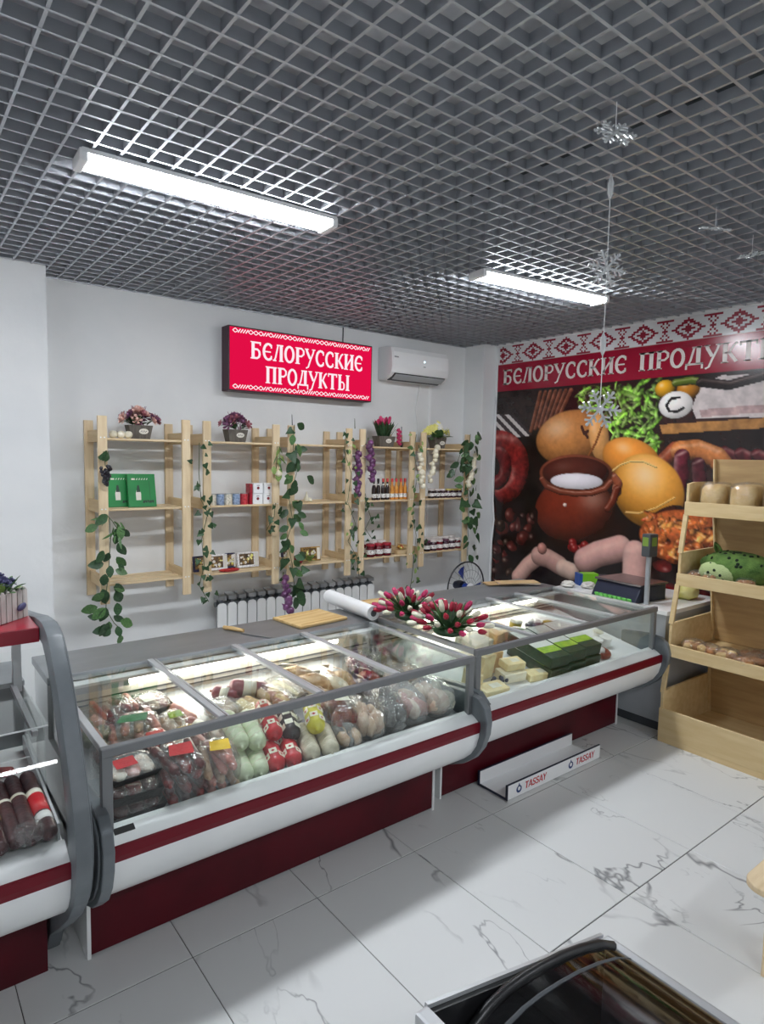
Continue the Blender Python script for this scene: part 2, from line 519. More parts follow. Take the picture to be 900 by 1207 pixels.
ZT = 3.62
struct('wall_back', MB().box(X0, Y1, 0, X1 + 0.15, Y1 + 0.15, ZT).build('wall_back', 'plaster'))
struct('wall_right', MB().box(X1, Y0 - 0.15, 0, X1 + 0.15, Y1, ZT).build('wall_right', 'plaster'))
struct('wall_left', MB().box(X0 - 0.15, Y0 - 0.15, 0, X0, Y1 + 0.15, ZT).build('wall_left', 'plaster'))
struct('wall_front', MB().box(X0, Y0 - 0.15, 0, X1, Y0, ZT).build('wall_front', 'plaster'))
struct('wall_back_column', MB().box(X0, 4.77, 0, 0.905, Y1, ZT).build('wall_back_column', 'plaster'))
struct('wall_corner_column', MB().box(5.06, 4.77, 0, X1, Y1, ZT).build('wall_corner_column', 'plaster', bevel=0.006))
struct('ceiling', MB().box(X0, Y0, ZT, X1, Y1, ZT + 0.1).build('ceiling', 'grey_slab'))

# open-cell grid ceiling: every bar a piece
gr = bpy.data.objects.new('ceiling_grid', None); COL.objects.link(gr); gr.location = (0, 0, CEIL); gr['kind'] = 'structure'
GS, GW, GH = 0.1035, 0.0105, 0.04
bx_ = MB().box(-(X1 - X0) / 2, -GW / 2, 0, (X1 - X0) / 2, GW / 2, GH).mesh('grid_bar'); bx_.materials.append(MATS['grid_paint'])
by_ = MB().box(-GW / 2, -(Y1 - Y0) / 2, 0.0008, GW / 2, (Y1 - Y0) / 2, GH - 0.0008).mesh('grid_bar'); by_.materials.append(MATS['grid_paint'])
k = math.ceil((X0 - 0.718) / GS)
while 0.718 + k * GS < X1:
    share('grid_bar', by_, gr, (0.718 + k * GS, (Y0 + Y1) / 2, 0)); k += 1
k = math.ceil((Y0 - 2.77) / GS)
while 2.77 + k * GS < Y1:
    share('grid_bar', bx_, gr, ((X0 + X1) / 2, 2.77 + k * GS, 0)); k += 1
tr = struct('trim_1', MB().box(0.905, Y1 - 0.016, CEIL - 0.006, 5.06, Y1, CEIL + 0.02).build('trim_1', 'grid_paint'))
tr = struct('trim_2', MB().box(X1 - 0.016, Y0, CEIL - 0.006, X1 - 0.008, 4.77, CEIL + 0.02).build('trim_2', 'white_plastic'))
# services above the grid
for (a, b2, r_) in (((0.2, 1.2, 3.5), (0.2, 4.9, 3.5), .05), ((2.9, 0.2, 3.52), (2.9, 4.9, 3.52), .035), ((-1.5, 3.4, 3.47), (5.1, 3.4, 3.47), .03)):
    p = MB().tube([a, b2], r_, 10).build('service_pipe', 'grey_plastic', smooth='auto'); p['kind'] = 'structure'

# ------------------------------------------------------------------ lamps
def make_lamp(label, loc, rz):
    t = thing('ceiling_lamp', label, 'lamp', loc, rz, 'linear ceiling lamps')
    pr = [(-.075, .03), (.075, .03), (.075, .012), (.055, 0.008), (-.055, .008), (-.075, .012)]
    MB().prism(pr, 'x', -.59, .59).build('housing', 'white_plastic', t)
    df = [(-.072, .012), (-.068, -.004), (-.05, -.014), (0, -.018), (.05, -.014), (.068, -.004), (.072, .012)]
    MB().prism(df, 'x', -.565, .565).build('diffuser', 'lamp_light', t)
    for sx in (-1, 1):
        MB().box(sx * .60 - .035, -.074, -.020, sx * .60 + .001, .074, .030).build('end_cap', 'white_plastic', t, bevel=.01) if sx > 0 else \
        MB().box(sx * .60 - .001, -.074, -.020, sx * .60 + .035, .074, .030).build('end_cap', 'white_plastic', t, bevel=.01)
    return t
LZ = CEIL - 0.032
lampA = make_lamp('long bright linear ceiling lamp above the meat counter', (1.27, 2.88, LZ), R(-2))
lampB = dup(lampA, (3.64, 2.9, LZ), R(-6), 'bright linear ceiling lamp nearer the food mural')
for q, (lx, ly) in enumerate(((-1.1, 2.88), (0.6, -1.2), (3.6, -1.2))):  # unseen extra lamps, added to light the room
    dup(lampA, (lx, ly, LZ), 0, ['linear ceiling lamp above the tall counter, out of the picture', 'linear ceiling lamp behind the camera on the tall counter side', 'linear ceiling lamp behind the camera on the mural side'][q])

# ------------------------------------------------------------------ mural on the right wall
def make_mural():
    t = thing('wall_mural', 'large printed food mural with red lettered band on the end wall', 'mural', (X1, 4.76, 0))
    S0, S1, Z0, Z1 = 0.03, 4.4, 0.35, CEIL - 0.01
    st = 0.0085
    nx, nz = int((S1 - S0) / st), int((Z1 - Z0) / st)
    s = np.linspace(S0, S1, nx + 1); z = np.linspace(Z0, Z1, nz + 1)
    A, B = np.meshgrid(s, z)
    rg = np.random.RandomState(4)
    def noise(sc, seed, octv=3):
        out = np.zeros_like(A); amp = 1.0; tot = 0
        for o in range(octv):
            g = np.random.RandomState(seed + o).rand(int((Z1 - Z0) * sc) + 4, int((S1 - S0) * sc) + 4)
            u = (A - S0) * sc; v = (B - Z0) * sc
            iu = u.astype(int); iv = v.astype(int); fu = u - iu; fv = v - iv
            fu = fu * fu * (3 - 2 * fu); fv = fv * fv * (3 - 2 * fv)
            out += amp * ((g[iv, iu] * (1 - fu) + g[iv, iu + 1] * fu) * (1 - fv) + (g[iv + 1, iu] * (1 - fu) + g[iv + 1, iu + 1] * fu) * fv)
            tot += amp; amp *= 0.5; sc *= 2
        return out / tot
    n1, n2, n3 = noise(6, 1), noise(18, 11), noise(40, 31, 2)
    K = np.zeros(A.shape + (3,))
    K[:] = (28, 14, 12)
    K += (n1 - .5)[..., None] * np.array((40, 20, 16))
    def put(mask, col):
        nonlocal K
        mask = np.clip(mask, 0, 1)[..., None]
        K = K * (1 - mask) + col * mask
    def tone(col, lum, hl=None, amt=.0, hc=(255, 235, 215)):
        c = np.array(col)[None, None, :] * lum[..., None]
        if hl is not None: c = c + (np.array(hc) - c) * np.clip(hl, 0, 1)[..., None] * amt
        return np.clip(c, 0, 255)
    def ell(cs, cz, rs, rz, ang, col, hl=.5, tex=0., dark=.4, hpos=(-.35, .4), hs=.25, soft=.05):
        c_, s_ = math.cos(R(ang)), math.sin(R(ang))
        u = ((A - cs) * c_ + (B - cz) * s_) / rs; v = (-(A - cs) * s_ + (B - cz) * c_) / rz
        d = np.sqrt(u * u + v * v)
        h = np.sqrt(np.clip(1 - d * d, 0, 1))
        lum = dark + (1.12 - dark) * np.clip(-.3 * u + .4 * v + .85 * h, 0, 1) + tex * (n2 - .5) + tex * .7 * (n3 - .5)
        g = np.exp(-((u - hpos[0]) ** 2 + (v - hpos[1]) ** 2) / hs ** 2)
        put((1 - d) / soft, tone(col, lum, g, hl))
    def cap(pts, r, col, hl=.35, tex=.1, dark=.35, soft=.08):
        best = np.full(A.shape, 9.0); side = np.zeros(A.shape)
        for (a, b) in zip(pts[:-1], pts[1:]):
            dx, dz = b[0] - a[0], b[1] - a[1]; l2 = dx * dx + dz * dz
            t_ = np.clip(((A - a[0]) * dx + (B - a[1]) * dz) / l2, 0, 1)
            ex, ez = A - (a[0] + t_ * dx), B - (a[1] + t_ * dz)
            dd = np.sqrt(ex * ex + ez * ez) / r
            m = dd < best
            best = np.where(m, dd, best); side = np.where(m, (ez - .5 * ex) / r, side)
        h = np.sqrt(np.clip(1 - best ** 2, 0, 1))
        lum = dark + (1.1 - dark) * np.clip(.45 * side + .8 * h, 0, 1) + tex * (n2 - .5) * 1.4 + tex * (n3 - .5)
        g = np.exp(-((side - .45) ** 2) / .04) * h * (.4 + n2)
        put((1 - best) / soft, tone(col, lum, g, hl))
    def poly(pts, col, tex=.2, soft=None, lum0=1.0, stripe=None):
        ins = np.zeros(A.shape, bool)
        n = len(pts)
        for q in range(n):
            (xa, ya), (xb, yb) = pts[q], pts[(q + 1) % n]
            cnd = ((ya > B) != (yb > B)) & (A < (xb - xa) * (B - ya) / ((yb - ya) or 1e-9) + xa)
            ins ^= cnd
        lum = lum0 + tex * (n2 - .5) * 2 + tex * (n3 - .5)
        put(ins.astype(float), tone(col, lum) if stripe is None else stripe)
    # back layer
    poly([(-.1, 2.66), (.62, 2.66), (.5, 2.2), (-.1, 2.3)], (44, 32, 30), .3)
    for q in range(7):
        cap([(.60 + q * .06, 2.62), (.50 + q * .055, 2.24 + q * .02)], .026, (124, 66, 44), .25, .35)
    st_ = np.where((np.sin((A * .8 + B * 1.0) * 62) > .1)[..., None], np.array((214, 206, 204)), np.array((58, 48, 50)))
    poly([(-.05, 2.43), (.26, 2.42), (.52, 2.2), (0, 2.15)], None, stripe=st_)
    # right-hand back layer
    poly([(1.87, 2.64), (4.5, 2.64), (4.5, 1.0), (1.87, 1.4)], (46, 26, 24), .4)
    poly([(2.14, 2.40), (2.2, 2.58), (2.36, 2.64), (3.2, 2.6), (3.3, 2.3), (2.18, 2.31)], (206, 194, 192), .12)
    poly([(2.20, 2.38), (3.2, 2.42), (3.2, 2.36), (2.22, 2.32)], (178, 150, 148), .2)
    poly([(1.87, 2.27), (3.6, 2.33), (3.6, 2.26), (1.9, 2.19)], (168, 118, 66), .2)
    poly([(1.9, 2.19), (3.6, 2.26), (3.6, 1.9), (1.95, 2.0)], (34, 22, 20), .4)
    for q in range(5):
        cap([(2.30 + q * .12, 2.05 - q * .01), (2.62 + q * .12, 1.86)], .05, (96, 34, 40), .4, .4)
    cap([(1.93, 1.97), (2.02, 2.06)], .07, (150, 70, 44), .3, .3)
    cap([(2.06, 2.05), (2.2, 2.06), (2.36, 2.0), (2.46, 1.88)], .085, (206, 124, 66), .35, .25)
    cap([(2.08, 2.0), (2.08, 1.78)], .07, (92, 26, 40), .6, .4)
    cap([(2.22, 1.94), (2.25, 1.74)], .06, (78, 24, 34), .6, .4)
    # lettuce
    for q in range(170):
        cs = 1.07 + rg.rand() * .78; t_ = (cs - 1.07) / .78
        cz = 2.64 - rg.rand() * (.28 + .38 * t_) - (.04 if t_ < .3 else 0)
        g = rg.uniform(.6, 1.25)
        ell(cs, cz, rg.uniform(.04, .12), rg.uniform(.012, .03), rg.uniform(0, 180), (110 * g, 168 * g, 52 * g), .35, 1.6, .3, hs=.6, soft=.3)
    # yellow pepper, chilli, mushroom
    ell(1.90, 2.57, .09, .075, 0, (232, 168, 28), .7)
    ell(2.10, 2.55, .10, .08, 0, (196, 126, 34), .4)
    cap([(1.99, 2.61), (2.12, 2.62), (2.25, 2.59)], .033, (96, 118, 34), .5)
    cap([(2.2, 2.60), (2.42, 2.56), (2.7, 2.62), (3.0, 2.6)], .04, (40, 26, 26), .3)
    ell(2.0, 2.43, .15, .115, 0, (238, 232, 228), .2, .06, .75)
    cap([(2.03, 2.49), (1.96, 2.485), (1.92, 2.43), (1.95, 2.38), (2.02, 2.375), (2.07, 2.40)], .012, (30, 24, 28), 0, 0)
    # sausage ring, bread
    th = [R(a) for a in range(-70, 200, 9)]
    cap([(.06 + .31 * math.cos(a), 1.86 + .27 * math.sin(a)) for a in th], .135, (146, 36, 34), .45, .35)
    cap([(.02 + .16 * math.cos(a), 1.86 + .17 * math.sin(a)) for a in th], .085, (112, 26, 28), .35, .35)
    ell(.98, 2.17, .42, .27, 6, (204, 132, 70), .45, .14, .45, hs=.35)
    ell(1.29, 2.17, .105, .24, 12, (222, 158, 92), .3, .12, .6)
    cap([(1.19, 2.0), (1.26, 2.12), (1.35, 2.36)], .012, (150, 84, 40), 0, 0)
    cap([(1.10, 2.27), (1.13, 2.21), (1.17, 2.23)], .016, (70, 34, 22), 0, 0)
    cap([(1.15, 2.2), (1.17, 2.17)], .014, (70, 34, 22), 0, 0)
    # orange cheeses
    ell(1.62, 1.97, .30, .19, -18, (232, 146, 56), .45, .05, .5)
    ell(1.79, 1.70, .36, .31, -38, (238, 158, 52), .6, .07, .5, hpos=(-.3, .3), hs=.5)
    cap([(1.44, 1.86), (1.52, 1.92), (1.62, 1.955), (1.74, 1.955), (1.86, 1.91)], .008, (252, 208, 130), 0, 0)
    cap([(1.60, 1.50), (1.72, 1.50), (1.88, 1.56), (2.04, 1.66)], .008, (250, 200, 116), 0, 0)
    ell(1.97, 1.50, .17, .07, 28, (64, 28, 18), 0, .2)
    # jug
    ell(1.05, 1.46, .47, .34, 4, (122, 42, 24), .35, .1, .28, hpos=(.45, .35), hs=.3)
    cap([(1.36, 1.80), (1.46, 1.80), (1.505, 1.75), (1.50, 1.68)], .05, (150, 76, 50), .5, .1)
    cap([(1.50, 1.70), (1.47, 1.60), (1.42, 1.52)], .04, (112, 40, 24), .4, .1)
    ell(1.04, 1.83, .42, .185, 1, (140, 70, 48), .2, .08, .55)
    ell(1.04, 1.835, .385, .155, 1, (84, 34, 26), .1, .08, .5)
    ell(1.06, 1.755, .30, .078, 1, (232, 226, 232), .1, .03, .82)
    cap([(.66, 1.76), (.72, 1.69), (.88, 1.645), (1.06, 1.635), (1.24, 1.65), (1.38, 1.70), (1.43, 1.76)], .03, (136, 64, 44), .4, .05)
    ell(.95, 1.52, .022, .02, 0, (255, 220, 200), .8)
    # lower left: dark cured meat and olives
    for q in range(46):
        ell(rg.uniform(-.02, .6), rg.uniform(.5, 1.42), rg.uniform(.05, .10), rg.uniform(.05, .09), rg.uniform(0, 90),
            [(70, 26, 24), (54, 34, 26), (92, 34, 30), (44, 20, 18)][q % 4], .45, .5, .3)
    for q in range(16):
        ell(1.0 + rg.rand() * .5, 1.05 + rg.rand() * .12, .05, .045, 0, (140, 22, 24), .5, .2, .35)
    # fried meat
    ell(2.15, 1.33, .42, .24, 0, (190, 92, 42), .2, .6, .5)
    for q in range(150):
        ell(1.80 + rg.rand() * .9, 1.15 + rg.rand() * .36, rg.uniform(.03, .08), rg.uniform(.015, .035), rg.uniform(0, 180),
            [(214, 112, 50), (236, 150, 74), (176, 74, 36), (220, 126, 64)][q % 4], .5, 1.0, .4, soft=.3)
    for q in range(24):
        ell(1.85 + rg.rand() * 1.8, .75 + rg.rand() * .4, .09, .06, rg.uniform(0, 180), [(150, 30, 34), (110, 24, 26)][q % 2], .45, .4, .35)
    for q in range(40):
        ell(2.7 + rg.rand() * 1.6, 1.1 + rg.rand() * .9, rg.uniform(.08, .2), rg.uniform(.06, .12), rg.uniform(0, 180),
            [(196, 110, 56), (150, 40, 36), (170, 84, 50), (110, 30, 32)][q % 4], .4, .4, .35)
    # pale sausages
    cap([(.40, .72), (.52, .86), (.66, .97)], .085, (226, 176, 162), .25, .05, .5)
    cap([(.66, .98), (.78, .97), (.92, .92)], .10, (214, 164, 152), .25, .05, .5)
    cap([(.96, .90), (1.06, .88)], .09, (232, 196, 178), .2, .05, .5)
    ell(.70, 1.06, .06, .06, 0, (206, 140, 128), .3)
    cap([(1.20, 1.01), (1.34, 1.09), (1.56, 1.17)], .125, (228, 174, 164), .25, .05, .45)
    cap([(1.71, 1.14), (1.72, .86)], .125, (226, 176, 166), .25, .05, .5)
    # bands: plain print areas
    K[(B > 2.665) & (B < 2.945)] = (150, 18, 46)
    K[B >= 2.945] = (224, 224, 226)
    # mesh
    nv = (nx + 1) * (nz + 1)
    co = np.zeros((nv, 3)); co[:, 0] = -0.008; co[:, 1] = -A.ravel(); co[:, 2] = B.ravel()
    idx = np.arange(nv).reshape(nz + 1, nx + 1)
    f = np.stack([idx[:-1, :-1], idx[1:, :-1], idx[1:, 1:], idx[:-1, 1:]], -1).reshape(-1, 4)[:, ::-1]
    me = bpy.data.meshes.new('picture')
    me.vertices.add(nv); me.vertices.foreach_set('co', co.ravel())
    me.loops.add(f.size); me.loops.foreach_set('vertex_index', f.ravel().astype(np.int32))
    me.polygons.add(len(f)); me.polygons.foreach_set('loop_start', np.arange(0, f.size, 4, dtype=np.int32))
    me.update(calc_edges=True)
    ca = me.color_attributes.new('print', 'FLOAT_COLOR', 'POINT')
    c8 = np.clip(K.reshape(-1, 3) / 255, 0, 1)
    l = np.where(c8 <= .04045, c8 / 12.92, ((c8 + .055) / 1.055) ** 2.4)
    ca.data.foreach_set('color', np.concatenate([l, np.ones((nv, 1))], 1).ravel().astype(np.float32))
    m = bpy.data.materials.new('mural_print'); m.use_nodes = True
    nt = m.node_tree; b = nt.nodes['Principled BSDF']
    at = nt.nodes.new('ShaderNodeAttribute'); at.attribute_name = 'print'
    nt.links.new(at.outputs['Color'], b.inputs['Base Color'])
    b.inputs['Roughness'].default_value = 0.2
    MATS['mural_print'] = m
    MB().box(-0.0075, -S1, Z0, -0.0005, -S0, Z1).build('backing', 'white_plastic', t)
    obj('picture', me, m, t)
    # lettering on the band (wall faces -X; reading direction is -Y)
    pm('mural_letter', (226, 216, 212), 0.35)
    pm('mural_red', (142, 16, 44), 0.35)
    qd = lettering('БЕЛОРУССКИЕ', 1.44, .155)
    flat_mesh(qd, lambda u, v: (-.0095, -(.10 + u), 2.735 + v)).build('lettering', 'mural_letter', t)
    qd = lettering('ПРОДУКТЫ', 1.16, .155)
    flat_mesh(qd, lambda u, v: (-.0095, -(1.65 + u), 2.735 + v)).build('lettering', 'mural_letter', t)
    # cross-stitch border
    cell = .0165
    qd = []
    for a in range(int((S1 - .06) / cell)):
        for r_ in range(11):
            dx = (a + 10) % 24 - 12; dz = r_ - 5
            e = abs(dx) / 1.55 + abs(dz)
            on = (3.6 < e < 5.4) or e < 2.1 or (abs(dz) == 5 and abs(dx) > 7)
            dx2 = (a + 22) % 24 - 12
            for oz in (-3, 3):
                e2 = abs(dx2) / 1.2 + abs(dz - oz)
                on = on or (1.3 < e2 < 2.4)
            on = on or (abs(dx2) < 2 and abs(dz) < 1)
            if on:
                u0, v0 = .05 + a * cell, 2.952 + r_ * cell
                qd.append([(u0, v0), (u0 + cell, v0), (u0 + cell, v0 + cell), (u0, v0 + cell)])
    flat_mesh(qd, lambda u, v: (-.0095, -u, v)).build('stitch_border', 'mural_red', t, kind='stuff')
make_mural()

# ------------------------------------------------------------------ lightbox sign
def make_sign():
    t = thing('lightbox_sign', 'glowing red lightbox sign with white ornate lettering on back wall', 'sign', (2.25, 4.92, 2.465))
    W, H = 1.45, .522
    pm('sign_side', (58, 22, 40), 0.45)
    MB().box(0, 0, 0, W, .13, H).build('case', 'sign_side', t, bevel=.006)
    MB().box(.012, -.004, .012, W - .012, .004, H - .012).build('face', 'sign_red', t)
    f = lambda u, v: (u, -.0055, v)
    for text, u0, v0, wd, ht in (('БЕЛОРУССКИЕ', .19, .275, 1.15, .14), ('ПРОДУКТЫ', .33, .085, .87, .14)):
        flat_mesh([[(p[0] + u0, p[1] + v0) for p in q] for q in lettering(text, wd, ht)], f).build('lettering', 'sign_white', t)
    # ornament rows of small lozenges and zigzags
    for v0 in (.038, H - .038):
        qd = []
        n = 30; stp = (W - .07) / n
        for q in range(n):
            c = .035 + (q + .5) * stp
            if q % 7 in (0, 3, 4, 5):
                a, h = stp * .5, .017
                for (p1, p2) in (((-a, 0), (0, h)), ((0, h), (a, 0)), ((a, 0), (0, -h)), ((0, -h), (-a, 0))):
                    qd += stroke_quads([(c + p1[0], v0 + p1[1]), (c + p2[0], v0 + p2[1])], .007)
            else:
                a, h = stp * .5, .015
                qd += stroke_quads([(c - a, v0 - h), (c, v0 + h)], .009) + stroke_quads([(c, v0 - h), (c + a, v0 + h)], .009)
        flat_mesh(qd, f).build('ornament_row', 'sign_white', t)
make_sign()
MB().tube([(3.45, 5.045, 2.99), (3.45, 5.043, 3.15)], .005, 6).build('sign_cable', 'cap_groove')
tag(bpy.data.objects['sign_cable'], 'thin dark cable rising from the red lightbox sign', 'cable')

# ------------------------------------------------------------------ air conditioner
def make_ac():
    t = thing('air_conditioner', 'white wall-mounted air conditioner beside the red lightbox sign', 'air conditioner', (3.87, 5.05, 2.70))
    W = .74
    pr = [(-.002, .0), (-.002, .31), (-.15, .31), (-.195, .295), (-.215, .25), (-.222, .12), (-.21, .06), (-.17, .025), (-.10, 0)]
    MB().prism(pr, 'x', 0, W).build('body', 'white_plastic', t, bevel=.008, smooth='auto')
    MB().prism([(-.224, .105), (-.2275, .13), (-.221, .255), (-.2, .299), (-.198, .295), (-.217, .25)], 'x', .015, W - .015).build('front_panel', 'white_plastic', t)
    MB().prism([(-.2125, .056), (-.212, .05), (-.1705, .018), (-.1, -.006), (-.1, -.001), (-.17, .024)], 'x', .04, W - .04).build('air_outlet', 'black_plastic', t)
    MB().prism([(-.218, .045), (-.216, .038), (-.16, -.001), (-.162, .006)], 'x', .05, W - .05).build('louver', 'desk_grey', t)
    pm('ac_led', (200, 240, 255), .4, emit=((200, 240, 255), 4))
    MB().cbox((W * .55, -.2265, .19), (.014, .004, .010)).build('indicator', 'ac_led', t)
    pm('ac_logo', (150, 152, 156), .4)
    MB().cbox((.05, -.224, .205), (.05, .006, .012), (R(-3), 0, 0)).build('logo', 'ac_logo', t)
    MB().cbox((W * .55, -.226, .14), (.03, .004, .008)).build('logo', 'ac_logo', t)
    return t
make_ac()
tag(MB().tube([(4.40, 5.02, 2.70), (4.39, 5.035, 2.6), (4.36, 5.04, 2.45), (4.40, 5.04, 2.25), (4.42, 5.04, 2.1)], .006, 6).build('power_cable', 'white_metal', smooth=True),
    'thin grey cable curving down below the air conditioner', 'cable')
tag(MB().box(4.55, 5.035, 1.1, 4.568, 5.05, 2.70).build('cable_duct', 'white_plastic'), 'straight white cable duct running down below the air conditioner', 'cable duct')
tag(MB().tube([(5.235, 4.74, 2.6), (5.232, 4.745, 2.2), (5.23, 4.75, 1.7), (5.22, 4.7, 1.3), (5.225, 4.73, 1.0), (5.2, 4.72, .75), (5.22, 4.7, .4)], .008, 6).build('white_cable', 'white_plastic', smooth=True),
    'white cable hanging down the corner beside the mural', 'cable')

# ------------------------------------------------------------------ radiator
def make_radiator():
    t = thing('radiator', 'white sectional radiator under the wooden wall shelves', 'radiator', (2.15, 4.97, 0.20))
    sec = MB()
    hw = .041
    sec.box(-.012, -.04, .02, .012, .04, .54)
    pl = MB()
    pts = [(-hw, .06), (hw, .06), (hw, .485), (hw * .8, .505), (hw * .4, .515), (-hw * .4, .515), (-hw * .8, .505), (-hw, .485)]
    pl.prism(pts, 'y', -.052, -.036)
    pts2 = [(-.03, 0), (-.03, .012), (-.052, .05), (-.04, .066), (.03, .04), (.05, 0)]
    pl_me = pl.mesh('front_fin', bevel=.002, seg=1); pl_me.materials.append(MATS['white_metal'])
    top = MB()
    top.prism([(-.056, .0), (-.05, .03), (.04, .045), (.045, .0)], 'x', -.034, .034)
    tm = top.mesh('top_grille'); tm.materials.append(MATS['desk_grey'])
    sm = sec.mesh('core'); sm.materials.append(MATS['grey_plastic'])
    n = 18; p = (3.78 - 2.15) / n
    for q in range(n):
        x = p * (q + .5)
        s_ = share('section', pl_me, t, (x, 0, 0))
        share('section_core', sm, s_); share('top_grille', tm, s_, (0, 0, .545))
    MB().tube([(0, .0, .50), (3.78 - 2.15, 0, .50)], .022, 10).build('header_pipe', 'grey_plastic', t)
    MB().tube([(0, .0, .06), (3.78 - 2.15, 0, .06)], .022, 10).build('header_pipe', 'grey_plastic', t)
    for q in (.3, 1.3):
        MB().cbox((q, .058, .47), (.03, .035, .02)).build('wall_bracket', 'steel', t)
        MB().cbox((q, .0, -.09), (.03, .03, .22)).build('foot', 'steel', t)
make_radiator()
# ------------------------------------------------------------------ flat-top display counters
BUMP = [(2.262, .642), (2.222, .624), (2.190, .606), (2.181, .575), (2.184, .53), (2.20, .475), (2.235, .42), (2.285, .375), (2.35, .345), (2.43, .328), (2.52, .325), (2.52, .56), (2.275, .56), (2.275, .642)]
CAPP = [(2.50, .715), (2.30, .735), (2.20, .725), (2.15, .685), (2.13, .62), (2.138, .55), (2.165, .475), (2.215, .405), (2.29, .345), (2.385, .30), (2.50, .282)]
def inset(poly, d, c=(2.42, .52)):
    return [(p[0] + (c[0] - p[0]) / math.hypot(c[0] - p[0], c[1] - p[1]) * d, p[1] + (c[1] - p[1]) / math.hypot(c[0] - p[0], c[1] - p[1]) * d) for p in poly]
def end_cap(t, xa, xb, sgn):
    """ridged plastic end cap between xa and xb; sgn is the outward direction"""
    c = MB().prism(CAPP, 'x', xa, xb).build('end_cap', 'grey_plastic', t, bevel=.006)
    o = xb if sgn > 0 else xa
    for q, d in enumerate((.022, .05)):
        MB().prism(inset(CAPP, d), 'x', o - .001, o + sgn * (.010 - q * .004)).build('cap_ridge', 'cap_groove' if q else 'grey_plastic', c, bevel=.003, seg=1)
def display_counter(label, dx, dy, bars, deck_mat):
    t = thing('display_counter', label, 'display counter', (dx, dy, 0))
    L = 1.82
    # base plinth
    MB().box(.012, 2.50, .012, L - .03, 3.40, .36).build('plinth', 'maroon_panel', t)
    MB().box(.0, 2.494, .0, .014, 3.40, .40).build('plinth_edge', 'white_metal', t)
    MB().box(L - .032, 2.494, .0, L - .018, 3.40, .40).build('plinth_edge', 'white_metal', t)
    # bumper, stripe
    MB().prism(BUMP, 'x', .012, L - .01).build('front_bumper', 'white_metal', t, smooth='auto')
    MB().prism([(2.1855, .610), (2.178, .606), (2.176, .575), (2.1795, .553), (2.186, .552)], 'x', .012, L - .01).build('bumper_stripe', 'maroon_stripe', t)
    pm_ = MB().cbox((.07, 2.236, .6305), (.07, .026, .003), (R(24), 0, 0)).build('nameplate', 'dark_slot', t)
    end_cap(t, -.028, .012, -1); end_cap(t, L - .01, L + .03, 1)
    # body sides and back
    MB().box(.0, 2.50, .36, .02, 3.44, .64).build('side_panel', 'white_metal', t)
    MB().box(L - .02, 2.50, .36, L, 3.44, .64).build('side_panel', 'white_metal', t)
    MB().box(.0, 3.40, .0, L, 3.44, .90).build('back_panel', 'white_metal', t)
    MB().box(.0, 3.14, .64, .02, 3.40, .90).build('side_panel', 'white_metal', t)
    MB().box(L - .02, 3.14, .64, L, 3.40, .90).build('side_panel', 'white_metal', t)
    # sloped deck and inner back
    MB().prism([(2.265, .575), (2.265, .595), (3.09, .762), (3.09, .742)], 'x', .02, L - .02).build('deck', deck_mat, t)
    bp = MB().box(.02, 3.10, .70, L - .02, 3.12, .90).build('inner_back', 'cooler_back', t)
    for zz in (.80, .775): MB().box(.05, 3.097, zz, L - .05, 3.101, zz + .007).build('vent_slot', 'dark_slot', bp)
    # light strip under the worktop edge
    MB().tube([(.34, 3.065, .872), (L - .30, 3.065, .872)], .017, 10).build('strip_lamp', 'strip_light', t, smooth='auto')
    MB().box(.02, 3.04, .886, L - .02, 3.11, .90).build('strip_housing', 'white_metal', t)
    MB().box(.02, 3.045, .855, .33, 3.085, .886).build('strip_socket', 'desk_grey', t)
    # worktop
    MB().box(-.004, 3.11, .90, L + .004, 3.485, .937).build('worktop', 'steel', t, bevel=.004)
    # posts and rails
    for x in (.018, L - .018):
        MB().box(x - .019, 2.240, .630, x + .019, 2.268, .905).build('corner_post', 'frame_grey', t, bevel=.003, seg=1)
        MB().box(x - .013, 2.268, .905, x + .013, 3.11, .932).build('side_rail', 'aluminium', t, bevel=.002, seg=1)
    MB().box(-.002, 2.235, .903, L + .002, 2.266, .937).build('front_rail', 'frame_grey', t, bevel=.003, seg=1)
    # glass
    MB().box(.037, 2.250, .638, L - .037, 2.255, .903).build('front_glass', 'glass', t)
    for x in (.012, L - .017):
        MB().box(x, 2.27, .642, x + .005, 3.13, .905).build('side_glass', 'glass', t)
    xs = [.02] + bars + [L - .02]
    for a, b in zip(xs[:-1], xs[1:]):
        MB().box(a + .002, 2.266, .923, b - .002, 3.105, .928).build('top_glass', 'glass', t)
    for b in bars:
        MB().box(b - .014, 2.264, .927, b + .014, 3.11, .943).build('glass_divider', 'aluminium', t, bevel=.002, seg=1)
        MB().box(b + .022, 2.264, .929, b + .030, 3.11, .938).build('glass_edge_profile', 'aluminium', t)
    return t
counter_meat = display_counter('long glass-topped display counter full of sausages, maroon plinth', .56, 0, [.45, .89, 1.315], 'steel')
counter_cheese = display_counter('glass-topped display counter with cheeses and dark green packs, nearer the mural', 2.46, .06, [.49, 1.01, 1.33], 'white_metal')

